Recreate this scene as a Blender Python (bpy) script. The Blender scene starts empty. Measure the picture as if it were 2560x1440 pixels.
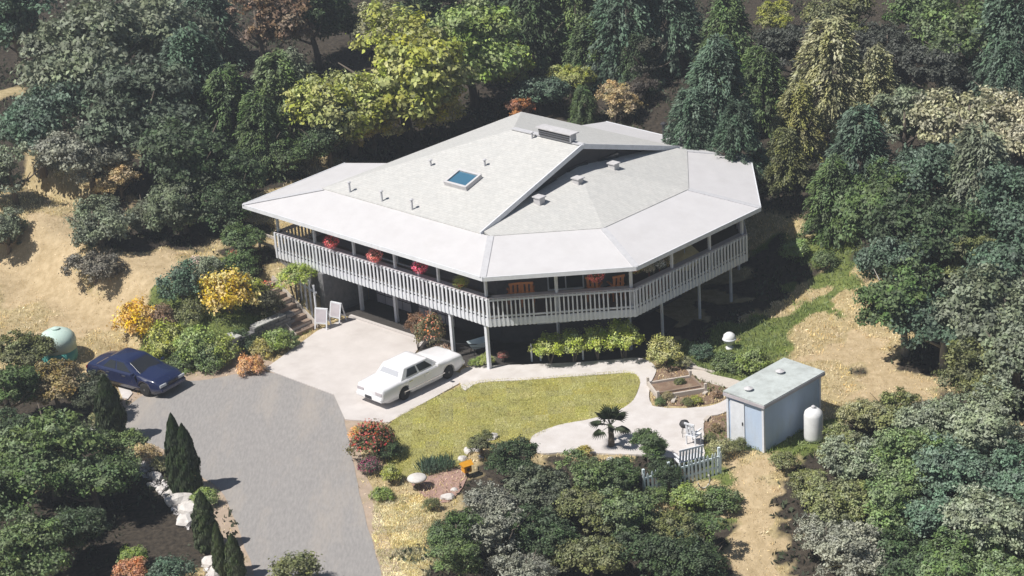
import bpy, bmesh, math, random
import numpy as np
from mathutils import Vector, Matrix

sc = bpy.context.scene
COL = sc.collection
rad = math.radians

# ------------------------------------------------------------------ camera
FPX, PITCH, ROLL, CAMH = 5000.0, rad(22.5), rad(4.0), 38.3
CAM = np.array([0.0, -CAMH / math.tan(PITCH), CAMH])
FW = np.array([0, math.cos(PITCH), -math.sin(PITCH)])
_r = np.array([1.0, 0, 0]); _u = np.cross(_r, FW)
CR = _r * math.cos(ROLL) - _u * math.sin(ROLL)
CU = np.cross(CR, FW)
cd = bpy.data.cameras.new('camera'); cam = bpy.data.objects.new('camera', cd); COL.objects.link(cam)
M = Matrix(((CR[0], CU[0], -FW[0], CAM[0]), (CR[1], CU[1], -FW[1], CAM[1]), (CR[2], CU[2], -FW[2], CAM[2]), (0, 0, 0, 1)))
cam.matrix_world = M
cd.sensor_width = 36.0; cd.lens = 36.0 * FPX / 2560.0; cd.clip_end = 3000; cd.clip_start = 1
sc.camera = cam

# ------------------------------------------------------------------ light
SUN_EL, SHADOW_AZ = rad(57.0), rad(22.0)          # shadows run towards +x, a little away from the viewer
sd = Vector((-math.cos(SHADOW_AZ) * math.cos(SUN_EL), -math.sin(SHADOW_AZ) * math.cos(SUN_EL), math.sin(SUN_EL)))
w = bpy.data.worlds.new('World'); sc.world = w; w.use_nodes = True
nt = w.node_tree; bg = nt.nodes['Background']
sky = nt.nodes.new('ShaderNodeTexSky'); sky.sky_type = 'NISHITA'; sky.sun_disc = False
sky.sun_elevation = SUN_EL; sky.sun_rotation = math.atan2(sd.x, sd.y)
sky.air_density = 1.0; sky.dust_density = 0.6
nt.links.new(sky.outputs[0], bg.inputs[0]); bg.inputs[1].default_value = 0.05
ld = bpy.data.lights.new('sun', 'SUN'); ld.energy = 5.0; ld.angle = rad(0.6); ld.color = (1.0, 0.955, 0.89)
sun = bpy.data.objects.new('sun', ld); COL.objects.link(sun)
sun.rotation_euler = sd.to_track_quat('Z', 'Y').to_euler(); sun.location = (0, 0, 60)
vs = sc.view_settings
vs.view_transform = 'Standard'; vs.look = 'None'; vs.gamma = 1.0; vs.use_curve_mapping = False; vs.exposure = 0.32

# ------------------------------------------------------------------ helpers
random.seed(5)
S2 = math.sqrt(0.5)
def uv2xy(u, v): return (u * S2 + v * S2, -u * S2 + v * S2)
def xy2uv(x, y): return (x * S2 - y * S2, x * S2 + y * S2)

def sstep(a, b, x):
    t = np.clip((np.asarray(x, float) - a) / (b - a), 0, 1); return t * t * (3 - 2 * t)

def terrain(x, y):
    x = np.asarray(x, float); y = np.asarray(y, float)
    u = x * S2 - y * S2; v = x * S2 + y * S2
    s = -5.15 - u
    G = 2.3 * sstep(4, 17, v) + 0.14 * np.maximum(0, v - 15)
    L = np.where(s > 0, 0.9 * sstep(0, 0.35, s) + np.minimum(0.36 * np.maximum(s, 0), 1.5) + 0.07 * np.maximum(0, s - 4.2), 0)
    corr = sstep(-10.75, -10.5, v) * (1 - sstep(-8.95, -8.75, v))          # stair slot
    L = L * (1 - corr) + corr * np.clip(0.5 * (s + 0.5) - 0.35, 0, 2.4)
    w = sstep(-16.2, -13.4, v)
    hl = 0.13 * np.maximum(0, -u - 8.5) * sstep(8.5, 12, -u)
    z = np.maximum(L * w + hl * (1 - w), G)
    under = (u > -6.2) & (u < 9) & (v > -8) & (v < 9)
    z = np.where(under, np.minimum(z, 0.9), z)
    z = z - 0.22 * np.maximum(0, -19.6 - y) * sstep(-3.5, 1.5, x)
    far = sstep(14, 22, v) + sstep(12, 18, -u) + sstep(14, 24, x) + sstep(1, 5, x) * sstep(21, 26, -y)
    z = z + np.clip(far, 0, 1) * 0.18 * (np.sin(x * 0.61 + 1.3) * np.cos(y * 0.53) + 0.6 * np.sin(x * 1.3 - y * 0.9))
    return z
def tz(x, y): return float(terrain(x, y))

def ray(px, py):
    return FW + CR * ((px - 1280) / FPX) - CU * ((py - 720) / FPX)
def at(px, py, z=0.0):
    d = ray(px, py); t = (z - CAM[2]) / d[2]; return CAM + d * t
def on_ground(px, py, h=0.0):
    """plan position of the thing whose point h above the terrain lies along this line of sight"""
    z = h
    for _ in range(40):
        p = at(px, py, z); z = 0.5 * z + 0.5 * (tz(p[0], p[1]) + h)
    return Vector((p[0], p[1], tz(p[0], p[1])))

class MB:
    def __init__(s): s.v = []; s.f = []
    def add(s, vs, fs):
        o = len(s.v); s.v += [tuple(p) for p in vs]; s.f += [tuple(i + o for i in f) for f in fs]; return s
    def box(s, c, size, rz=0.0, ry=0.0, rx=0.0):
        m = Matrix.Rotation(rz, 3, 'Z') @ Matrix.Rotation(ry, 3, 'Y') @ Matrix.Rotation(rx, 3, 'X')
        vs = []
        for dz in (-.5, .5):
            for dx, dy in ((-.5, -.5), (.5, -.5), (.5, .5), (-.5, .5)):
                p = m @ Vector((dx * size[0], dy * size[1], dz * size[2])); vs.append((c[0] + p.x, c[1] + p.y, c[2] + p.z))
        return s.add(vs, [(0, 3, 2, 1), (4, 5, 6, 7), (0, 1, 5, 4), (1, 2, 6, 5), (2, 3, 7, 6), (3, 0, 4, 7)])
    def beam(s, a, b, wd, ht, up=Vector((0, 0, 1))):
        a = Vector(a); b = Vector(b); d = (b - a).normalized()
        sx = d.cross(up)
        if sx.length < 1e-4: sx = Vector((1, 0, 0))
        sx.normalize(); sz = sx.cross(d)
        vs = []
        for p in (a, b):
            for i, j in ((-.5, -.5), (.5, -.5), (.5, .5), (-.5, .5)): vs.append(p + sx * i * wd + sz * j * ht)
        return s.add(vs, [(0, 1, 2, 3), (7, 6, 5, 4), (0, 4, 5, 1), (1, 5, 6, 2), (2, 6, 7, 3), (3, 7, 4, 0)])
    def prism(s, poly, z0, z1):
        n = len(poly)
        vs = [(p[0], p[1], z0) for p in poly] + [(p[0], p[1], z1) for p in poly]
        return s.add(vs, [tuple(reversed(range(n))), tuple(range(n, 2 * n))] + [(i, (i + 1) % n, n + (i + 1) % n, n + i) for i in range(n)])
    def slab(s, pts, th):
        """solid with the given top polygon (3D points) and thickness th downwards"""
        n = len(pts)
        vs = [tuple(p) for p in pts] + [(p[0], p[1], p[2] - th) for p in pts]
        return s.add(vs, [tuple(range(n)), tuple(reversed(range(n, 2 * n)))] + [(i, n + i, n + (i + 1) % n, (i + 1) % n) for i in range(n)])
    def tube(s, pts, rads, n=8, cap=True):
        pts = [Vector(p) for p in pts]; rings = []
        for i, p in enumerate(pts):
            d = (pts[min(i + 1, len(pts) - 1)] - pts[max(i - 1, 0)]).normalized()
            a = d.orthogonal().normalized() if abs(d.z) < .95 else Vector((1, 0, 0)).cross(d).normalized()
            b = d.cross(a); r = rads[i] if hasattr(rads, '__len__') else rads
            rings.append([p + (a * math.cos(t) + b * math.sin(t)) * r for t in [2 * math.pi * k / n for k in range(n)]])
        vs = [q for r in rings for q in r]; fs = []
        for i in range(len(pts) - 1):
            for k in range(n):
                fs.append((i * n + k, i * n + (k + 1) % n, (i + 1) * n + (k + 1) % n, (i + 1) * n + k))
        if cap: fs += [tuple(reversed(range(n))), tuple(range((len(pts) - 1) * n, len(pts) * n))]
        return s.add(vs, fs)
    def lathe(s, prof, n=20, c=(0, 0, 0), sx=1, sy=1):
        vs = []; fs = []
        for r, z in prof:
            for k in range(n):
                t = 2 * math.pi * k / n; vs.append((c[0] + r * sx * math.cos(t), c[1] + r * sy * math.sin(t), c[2] + z))
        for i in range(len(prof) - 1):
            for k in range(n): fs.append((i * n + k, i * n + (k + 1) % n, (i + 1) * n + (k + 1) % n, (i + 1) * n + k))
        fs += [tuple(reversed(range(n))), tuple(range((len(prof) - 1) * n, len(prof) * n))]
        return s.add(vs, fs)
    def mesh(s, name, mat=None, smooth=False, bevel=0.0):
        me = bpy.data.meshes.new(name); me.from_pydata(s.v, [], s.f)
        if bevel > 0:
            bm = bmesh.new(); bm.from_mesh(me)
            bmesh.ops.remove_doubles(bm, verts=bm.verts, dist=1e-5)
            bmesh.ops.bevel(bm, geom=[e for e in bm.edges if len(e.link_faces) == 2 and e.calc_face_angle(0) > .4], offset=bevel, segments=2, affect='EDGES', clamp_overlap=True)
            bm.to_mesh(me); bm.free()
        if smooth: me.polygons.foreach_set('use_smooth', [True] * len(me.polygons))
        if mat: me.materials.append(mat)
        me.update(); return me
    def build(s, name, mat, parent=None, smooth=False, bevel=0.0):
        return link(name, s.mesh(name, mat, smooth, bevel), parent)

def link(name, me, parent=None, loc=None, rz=None, scale=None):
    o = bpy.data.objects.new(name, me); COL.objects.link(o)
    if parent is not None: o.parent = parent
    if loc is not None: o.location = loc
    if rz is not None: o.rotation_euler = (0, 0, rz)
    if scale is not None: o.scale = scale if hasattr(scale, '__len__') else (scale,) * 3
    return o
def thing(name, label, cat, loc=(0, 0, 0), rz=0.0, group=None):
    o = bpy.data.objects.new(name, None); COL.objects.link(o); o.empty_display_size = .3
    o.location = loc; o.rotation_euler = (0, 0, rz); o['label'] = label; o['category'] = cat
    if group: o['group'] = group
    return o
def tag(o, label, cat, group=None):
    o['label'] = label; o['category'] = cat
    if group: o['group'] = group
    return o
def struct(o, kind='structure'): o['kind'] = kind; return o

# ------------------------------------------------------------------ materials
def lin(r, g, b):
    f = lambda c: ((c / 255 + .055) / 1.055) ** 2.4 if c > 10 else c / 255 / 12.92
    return (f(r), f(g), f(b))
def newmat(name):
    m = bpy.data.materials.new(name); m.use_nodes = True
    t = m.node_tree; b = t.nodes['Principled BSDF']; return m, t, b
def surf(name, c1, c2=None, scale=6.0, rough=.7, bump=0.0, bscale=None, metal=0.0, spec=.3, detail=6.0, stretch=None, coord='Object', wear=None, wscale=1.5, wamt=.5):
    """procedural surface: two tones broken up by noise, optional second tone of dirt, optional fine relief"""
    m, t, b = newmat(name); N = t.nodes; Lk = t.links
    b.inputs['Roughness'].default_value = rough; b.inputs['Metallic'].default_value = metal
    b.inputs['Specular IOR Level'].default_value = spec
    c2 = c2 or tuple(x * .82 for x in c1)
    tc = N.new('ShaderNodeTexCoord'); mp = N.new('ShaderNodeMapping')
    Lk.new(tc.outputs[coord], mp.inputs[0])
    if stretch: mp.inputs['Scale'].default_value = stretch
    n = N.new('ShaderNodeTexNoise'); n.inputs['Scale'].default_value = scale; n.inputs['Detail'].default_value = detail; n.inputs['Roughness'].default_value = .65
    Lk.new(mp.outputs[0], n.inputs['Vector'])
    cr = N.new('ShaderNodeValToRGB'); cr.color_ramp.elements[0].position = .32; cr.color_ramp.elements[1].position = .68
    cr.color_ramp.elements[0].color = (*c2, 1); cr.color_ramp.elements[1].color = (*c1, 1)
    Lk.new(n.outputs[0], cr.inputs[0]); out = cr.outputs[0]
    if wear:
        n2 = N.new('ShaderNodeTexNoise'); n2.inputs['Scale'].default_value = wscale; n2.inputs['Detail'].default_value = 8; n2.inputs['Roughness'].default_value = .7
        Lk.new(mp.outputs[0], n2.inputs['Vector'])
        r2 = N.new('ShaderNodeMapRange'); r2.inputs[1].default_value = .5; r2.inputs[2].default_value = .72; r2.inputs[4].default_value = wamt
        Lk.new(n2.outputs[0], r2.inputs[0])
        mx = N.new('ShaderNodeMix'); mx.data_type = 'RGBA'; mx.inputs[7].default_value = (*wear, 1)
        Lk.new(r2.outputs[0], mx.inputs[0]); Lk.new(out, mx.inputs[6]); out = mx.outputs[2]
    Lk.new(out, b.inputs['Base Color'])
    if bump:
        n3 = N.new('ShaderNodeTexNoise'); n3.inputs['Scale'].default_value = bscale or scale * 4; n3.inputs['Detail'].default_value = 4
        Lk.new(mp.outputs[0], n3.inputs['Vector'])
        bp = N.new('ShaderNodeBump'); bp.inputs['Strength'].default_value = bump; bp.inputs['Distance'].default_value = .05
        Lk.new(n3.outputs[0], bp.inputs['Height']); Lk.new(bp.outputs[0], b.inputs['Normal'])
    return m

def leafmat(name, trans=.22, rough=.6):
    """foliage: object colour, shifted leaf by leaf and clump by clump by the mesh's own 'tint' attribute"""
    m, t, b = newmat(name); N = t.nodes; Lk = t.links
    oi = N.new('ShaderNodeObjectInfo'); a = N.new('ShaderNodeAttribute'); a.attribute_name = 'tint'
    sx = N.new('ShaderNodeSeparateColor'); Lk.new(a.outputs['Color'], sx.inputs[0])
    h = N.new('ShaderNodeHueSaturation'); Lk.new(oi.outputs['Color'], h.inputs['Color'])
    m1 = N.new('ShaderNodeMapRange'); m1.inputs[3].default_value = .475; m1.inputs[4].default_value = .525; Lk.new(sx.outputs[0], m1.inputs[0]); Lk.new(m1.outputs[0], h.inputs['Hue'])
    m2 = N.new('ShaderNodeMapRange'); m2.inputs[3].default_value = .9; m2.inputs[4].default_value = 2.9; Lk.new(sx.outputs[1], m2.inputs[0]); Lk.new(m2.outputs[0], h.inputs['Value'])
    m3 = N.new('ShaderNodeMapRange'); m3.inputs[3].default_value = .65; m3.inputs[4].default_value = 1.1; Lk.new(sx.outputs[2], m3.inputs[0]); Lk.new(m3.outputs[0], h.inputs['Saturation'])
    Lk.new(h.outputs[0], b.inputs['Base Color']); b.inputs['Roughness'].default_value = rough; b.inputs['Specular IOR Level'].default_value = .25
    tr = N.new('ShaderNodeBsdfTranslucent'); Lk.new(h.outputs[0], tr.inputs[0])
    mx = N.new('ShaderNodeMixShader'); mx.inputs[0].default_value = trans
    Lk.new(b.outputs[0], mx.inputs[1]); Lk.new(tr.outputs[0], mx.inputs[2])
    Lk.new(mx.outputs[0], N['Material Output'].inputs['Surface'])
    return m
def glassmat(name, col, rough=.06):
    m, t, b = newmat(name); b.inputs['Base Color'].default_value = (*col, 1); b.inputs['Roughness'].default_value = rough; b.inputs['Specular IOR Level'].default_value = .7
    n = t.nodes.new('ShaderNodeTexNoise'); n.inputs['Scale'].default_value = 3; r = t.nodes.new('ShaderNodeMapRange'); r.inputs[3].default_value = rough * .6; r.inputs[4].default_value = rough * 2
    t.links.new(n.outputs[0], r.inputs[0]); t.links.new(r.outputs[0], b.inputs['Roughness']); return m
def paintmat(name, col, rough=.25):
    m, t, b = newmat(name); b.inputs['Roughness'].default_value = rough
    b.inputs['Coat Weight'].default_value = .6; b.inputs['Coat Roughness'].default_value = .08
    n = t.nodes.new('ShaderNodeTexNoise'); n.inputs['Scale'].default_value = 2.5; n.inputs['Detail'].default_value = 6
    r = t.nodes.new('ShaderNodeValToRGB'); r.color_ramp.elements[0].color = (*[c * .86 for c in col], 1); r.color_ramp.elements[1].color = (*col, 1)
    t.links.new(n.outputs[0], r.inputs[0]); t.links.new(r.outputs[0], b.inputs['Base Color']); return m

MT = {}
MT['white'] = surf('white_paint', (.72, .735, .77), (.62, .635, .67), 3.5, .55, wear=(.46, .46, .47), wscale=2.2, wamt=.35)
MT['veranda'] = surf('veranda_roof_coating', (.56, .55, .56), (.52, .51, .52), 1.3, .6, wear=(.46, .445, .445), wscale=.9, wamt=.4, bump=.05)
MT['shingle'] = None
MT['fascia'] = surf('fascia_grey', (.55, .54, .55), (.45, .44, .45), 4, .6)
MT['hipcap'] = surf('hip_cap', (.52, .52, .54), (.44, .44, .46), 5, .7)
MT['siding'] = None
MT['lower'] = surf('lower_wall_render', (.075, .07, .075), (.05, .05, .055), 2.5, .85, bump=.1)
MT['deckboard'] = surf('deck_boards', (.14, .115, .10), (.10, .085, .075), 3, .8, stretch=(1, 12, 1))
MT['caprail'] = surf('cap_rail_paint', (.50, .46, .48), (.40, .37, .40), 3, .6, wear=(.34, .30, .29), wamt=.4)
MT['glass'] = glassmat('window_glass', (.03, .035, .04))
MT['skyglass'] = glassmat('skylight_glass', (.05, .14, .22), .1)
MT['aqua'] = surf('aqua_paint', (.66, .74, .76), (.58, .66, .69), 5, .55)
MT['shedwall'] = surf('shed_paint', (.49, .58, .72), (.43, .52, .66), 2.2, .6, wear=(.42, .43, .44), wscale=1.8, wamt=.35, stretch=(1, 1, .4))
MT['shedroof'] = surf('shed_roof_felt', (.50, .54, .53), (.38, .41, .40), 1.6, .85, wear=(.22, .22, .2), wscale=2.4, wamt=.5)
MT['concrete'] = surf('concrete', (.57, .535, .515), (.49, .455, .435), .9, .85, wear=(.39, .355, .33), wscale=.55, wamt=.5, bump=.06, bscale=30)
MT['patio'] = surf('pale_concrete', (.60, .57, .555), (.50, .465, .445), 1.4, .85, wear=(.42, .38, .34), wscale=.8, wamt=.45, bump=.06, bscale=30)
MT['asphalt'] = surf('worn_asphalt', (.315, .30, .29), (.235, .225, .22), 7.0, .9, wear=(.38, .335, .29), wscale=.32, wamt=.7, bump=.25, bscale=50, stretch=(1.6, .35, 1), detail=12)
MT['shadefloor'] = surf('painted_shade_floor', (.06, .054, .05), (.04, .036, .034), 2, .95, bump=.2, bscale=20)  # near-black tone carries the shade under the deck
MT['gravel'] = surf('tan_gravel', (.42, .33, .26), (.32, .25, .19), 2.0, .95, bump=.3, bscale=40, wear=(.3, .26, .15), wscale=1.2, wamt=.5)
MT['soil'] = surf('garden_soil', (.24, .16, .115), (.15, .10, .07), 3, .95, bump=.4, bscale=25, wear=(.34, .29, .2), wscale=2.5, wamt=.5)
MT['pinksoil'] = surf('reddish_soil', (.38, .25, .21), (.28, .18, .15), 3, .95, bump=.4, bscale=25)
MT['block'] = surf('wall_block', (.20, .20, .20), (.12, .12, .13), 5, .9, bump=.3, bscale=30, wear=(.28, .27, .25), wamt=.4)
MT['blockpale'] = surf('pale_block', (.46, .46, .43), (.34, .34, .33), 5, .9, bump=.3, bscale=30)
MT['wood'] = surf('weathered_wood', (.30, .23, .18), (.19, .14, .11), 4, .85, stretch=(1, 10, 10), bump=.1)
MT['palewood'] = surf('pale_board', (.56, .51, .46), (.44, .39, .34), 4, .8, stretch=(1, 8, 8))
MT['orangewood'] = surf('orange_wood', (.62, .24, .10), (.5, .18, .07), 5, .6)
MT['bark'] = surf('bark', (.17, .14, .115), (.09, .075, .06), 6, .95, stretch=(1, 1, .25), bump=.4)
MT['barkpale'] = surf('pale_bark', (.42, .40, .36), (.25, .23, .2), 6, .9, stretch=(1, 1, .3), bump=.3)
MT['stone'] = surf('white_stone', (.66, .63, .60), (.46, .43, .41), 3.0, .85, bump=.3, bscale=14)
MT['tank'] = surf('tank_green', (.50, .62, .56), (.42, .55, .5), 2, .5, wear=(.66, .70, .66), wscale=1.4, wamt=.6)
MT['tealshade'] = surf('tank_shade_teal', (.09, .34, .30), (.07, .27, .24), 2, .45)  # teal tone stands for the tank's shaded side
MT['tankwhite'] = surf('white_tank_paint', (.78, .78, .78), (.68, .68, .68), 3, .4)
MT['cream'] = surf('cream_canvas', (.82, .72, .42), (.72, .62, .34), 4, .8)
MT['redpot'] = surf('pot_red_clay', (.35, .10, .06), (.25, .07, .04), 5, .7)
MT['yellow'] = surf('yellow_enamel', (.70, .34, .03), (.58, .26, .02), 5, .45)
MT['tyre'] = surf('tyre_rubber', (.03, .03, .03), (.02, .02, .02), 8, .85)
MT['rim'] = surf('rim_alloy', (.55, .55, .56), (.4, .4, .42), 10, .35, metal=.7)
MT['chrome'] = surf('chrome_trim', (.65, .65, .66), (.5, .5, .52), 10, .25, metal=.9)
MT['carwhite'] = paintmat('car_paint_white', (.80, .80, .82))
MT['carblue'] = paintmat('car_paint_blue', (.012, .02, .07))
MT['carglass'] = glassmat('car_glass', (.02, .022, .026), .05)
MT['carglasssky'] = glassmat('car_glass_sky_tone', (.42, .43, .46), .1)  # pale base colour paints the sky's reflection in the rear window
MT['taillight'] = surf('tail_light_red', (.35, .05, .05), (.25, .03, .03), 8, .3)
MT['headlight'] = surf('head_light_lens', (.6, .62, .64), (.5, .52, .54), 8, .15)
MT['dark'] = surf('dark_metal', (.05, .05, .055), (.03, .03, .035), 6, .6)
MT['red'] = surf('red_enamel', (.45, .06, .05), (.32, .04, .04), 5, .5)
MT['hose'] = surf('pale_hose', (.52, .50, .44), (.42, .4, .35), 5, .6)
MT['leaf'] = leafmat('foliage')
MT['blade'] = leafmat('grass_blade', .15, .7)

def shingle_mat():
    m, t, b = newmat('grey_shingles'); N = t.nodes; Lk = t.links
    tc = N.new('ShaderNodeTexCoord'); br = N.new('ShaderNodeTexBrick')
    Lk.new(tc.outputs['Object'], br.inputs['Vector']); br.inputs['Scale'].default_value = 1.0
    br.inputs['Brick Width'].default_value = .33; br.inputs['Row Height'].default_value = .15; br.inputs['Mortar Size'].default_value = .008
    br.inputs['Color1'].default_value = (.51, .505, .49, 1); br.inputs['Color2'].default_value = (.475, .475, .465, 1); br.inputs['Mortar'].default_value = (.41, .41, .40, 1)
    n = N.new('ShaderNodeTexNoise'); n.inputs['Scale'].default_value = 3.2; n.inputs['Detail'].default_value = 12; n.inputs['Roughness'].default_value = .8
    Lk.new(tc.outputs['Object'], n.inputs['Vector'])
    r = N.new('ShaderNodeMapRange'); r.inputs[3].default_value = .66; r.inputs[4].default_value = 1.3; Lk.new(n.outputs[0], r.inputs[0])
    mx = N.new('ShaderNodeMix'); mx.data_type = 'RGBA'; mx.blend_type = 'MULTIPLY'; mx.inputs[0].default_value = 1
    Lk.new(br.outputs[0], mx.inputs[6]); Lk.new(r.outputs[0], mx.inputs[7]); Lk.new(mx.outputs[2], b.inputs['Base Color'])
    b.inputs['Roughness'].default_value = .9; b.inputs['Specular IOR Level'].default_value = .2
    bp = N.new('ShaderNodeBump'); bp.inputs['Strength'].default_value = .4; bp.inputs['Distance'].default_value = .02; bp.invert = True
    Lk.new(br.outputs[1], bp.inputs['Height']); Lk.new(bp.outputs[0], b.inputs['Normal']); return m
MT['shingle'] = shingle_mat()
def siding_mat():
    m, t, b = newmat('lap_siding'); N = t.nodes; Lk = t.links
    tc = N.new('ShaderNodeTexCoord'); wv = N.new('ShaderNodeTexWave'); wv.wave_type = 'BANDS'; wv.bands_direction = 'Z'; wv.wave_profile = 'SAW'
    wv.inputs['Scale'].default_value = 1.6; wv.inputs['Distortion'].default_value = 0; Lk.new(tc.outputs['Object'], wv.inputs[0])
    n = N.new('ShaderNodeTexNoise'); n.inputs['Scale'].default_value = 2.0; n.inputs['Detail'].default_value = 6; Lk.new(tc.outputs['Object'], n.inputs[0])
    cr = N.new('ShaderNodeValToRGB'); cr.color_ramp.elements[0].color = (.12, .11, .115, 1); cr.color_ramp.elements[1].color = (.19, .175, .18, 1); Lk.new(n.outputs[0], cr.inputs[0])
    Lk.new(cr.outputs[0], b.inputs['Base Color']); b.inputs['Roughness'].default_value = .75
    bp = N.new('ShaderNodeBump'); bp.inputs['Strength'].default_value = .9; bp.inputs['Distance'].default_value = .05; Lk.new(wv.outputs[1], bp.inputs['Height']); Lk.new(bp.outputs[0], b.inputs['Normal']); return m
MT['siding'] = siding_mat()

def ground_mat():
    """r = green growth, g = dark fallen leaves and painted shade, b = bare pale earth; straw elsewhere"""
    m, t, b = newmat('ground_cover'); N = t.nodes; Lk = t.links
    tc = N.new('ShaderNodeTexCoord')
    def noise(sc_, det=8, rough=.65):
        n = N.new('ShaderNodeTexNoise'); n.inputs['Scale'].default_value = sc_; n.inputs['Detail'].default_value = det; n.inputs['Roughness'].default_value = rough
        Lk.new(tc.outputs['Object'], n.inputs[0]); return n.outputs[0]
    def ramp(src, a, b_, p0=.35, p1=.65):
        r = N.new('ShaderNodeValToRGB'); r.color_ramp.elements[0].position = p0; r.color_ramp.elements[1].position = p1
        r.color_ramp.elements[0].color = (*a, 1); r.color_ramp.elements[1].color = (*b_, 1); Lk.new(src, r.inputs[0]); return r.outputs[0]
    n1 = noise(.35); n2 = noise(2.2); n3 = noise(1.1); n4 = noise(5)
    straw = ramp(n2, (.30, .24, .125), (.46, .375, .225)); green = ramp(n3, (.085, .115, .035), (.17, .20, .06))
    litter_shade = ramp(n4, (.028, .024, .02), (.075, .062, .048)); bare = ramp(n2, (.36, .275, .16), (.50, .395, .25))  # darkest ramp serves fallen leaves and the painted shade
    at_ = N.new('ShaderNodeAttribute'); at_.attribute_name = 'zone'; sp = N.new('ShaderNodeSeparateColor'); Lk.new(at_.outputs['Color'], sp.inputs[0])
    cur = straw
    for i, c in ((2, bare), (0, green), (1, litter_shade)):
        a = N.new('ShaderNodeMath'); a.operation = 'MULTIPLY_ADD'; Lk.new(n3 if i != 1 else n2, a.inputs[0]); a.inputs[1].default_value = .9; Lk.new(sp.outputs[i], a.inputs[2])
        r = N.new('ShaderNodeMapRange'); r.inputs[1].default_value = .78; r.inputs[2].default_value = 1.12; Lk.new(a.outputs[0], r.inputs[0])
        mx = N.new('ShaderNodeMix'); mx.data_type = 'RGBA'; Lk.new(r.outputs[0], mx.inputs[0]); Lk.new(cur, mx.inputs[6]); Lk.new(c, mx.inputs[7]); cur = mx.outputs[2]
    Lk.new(cur, b.inputs['Base Color']); b.inputs['Roughness'].default_value = .95; b.inputs['Specular IOR Level'].default_value = .1
    bp = N.new('ShaderNodeBump'); bp.inputs['Strength'].default_value = .6; bp.inputs['Distance'].default_value = .12; Lk.new(n4, bp.inputs['Height']); Lk.new(bp.outputs[0], b.inputs['Normal'])
    return m
MT['ground'] = ground_mat()
def lawn_mat():
    m = surf('lawn_turf', (.325, .305, .105), (.275, .265, .09), 1.1, .95, bump=.5, bscale=22, wear=(.27, .265, .085), wscale=.45, wamt=.7); return m
MT['lawn'] = lawn_mat()

# ------------------------------------------------------------------ ground
ZONES = [  # image position on the ground, radius in metres, kind (0 green, 1 litter and painted shade, 2 bare)
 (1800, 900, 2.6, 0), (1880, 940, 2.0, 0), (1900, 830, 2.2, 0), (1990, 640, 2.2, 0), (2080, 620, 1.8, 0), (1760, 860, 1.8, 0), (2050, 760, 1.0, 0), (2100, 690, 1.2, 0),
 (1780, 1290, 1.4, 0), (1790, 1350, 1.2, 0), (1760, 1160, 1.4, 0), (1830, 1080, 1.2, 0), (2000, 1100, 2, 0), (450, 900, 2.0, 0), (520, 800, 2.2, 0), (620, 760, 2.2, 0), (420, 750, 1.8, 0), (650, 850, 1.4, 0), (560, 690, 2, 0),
 (100, 150, 6, 1), (250, 300, 4.5, 1), (60, 330, 4, 1), (200, 230, 5, 1), (330, 200, 5, 1), (20, 60, 8, 1), (330, 420, 3, 1), (1930, 650, 1.5, 1), (1900, 720, 1.8, 1), (1820, 780, 1.5, 1), (1960, 690, 1.2, 1), (1730, 830, 1.2, 1),  # last discs paint the house's cast shadow into the ground colour
 (370, 1270, 3.2, 1), (300, 1350, 3.2, 1), (220, 1240, 3, 1), (100, 1150, 3.5, 1), (60, 1350, 4, 1), (250, 1080, 2.5, 1), (150, 1000, 2.6, 1), (50, 1000, 2.6, 1), (330, 1430, 3, 1), (200, 1430, 3, 1),  # first disc paints tree shade into the ground colour
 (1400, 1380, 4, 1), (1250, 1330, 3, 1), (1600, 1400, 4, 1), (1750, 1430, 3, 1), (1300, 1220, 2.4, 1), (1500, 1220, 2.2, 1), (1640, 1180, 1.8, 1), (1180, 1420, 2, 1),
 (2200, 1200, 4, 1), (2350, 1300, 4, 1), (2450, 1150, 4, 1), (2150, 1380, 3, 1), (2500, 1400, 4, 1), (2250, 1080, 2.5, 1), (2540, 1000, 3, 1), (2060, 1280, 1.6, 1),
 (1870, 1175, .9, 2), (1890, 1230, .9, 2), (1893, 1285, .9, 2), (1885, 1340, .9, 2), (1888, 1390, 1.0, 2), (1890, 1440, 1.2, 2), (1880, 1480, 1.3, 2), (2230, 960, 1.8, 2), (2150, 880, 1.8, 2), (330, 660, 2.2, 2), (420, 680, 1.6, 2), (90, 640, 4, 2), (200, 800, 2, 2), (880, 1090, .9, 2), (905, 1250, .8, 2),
 (2420, 880, 3.5, 1), (2500, 760, 3.5, 1), (2420, 700, 3, 1), (2320, 620, 3, 1), (2260, 540, 3, 1), (2120, 560, 1.8, 1), (2520, 560, 4, 1), (620, 640, 1.6, 1), (420, 590, 4, 1), (500, 480, 4, 1), (300, 560, 2.2, 1)]
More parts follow.
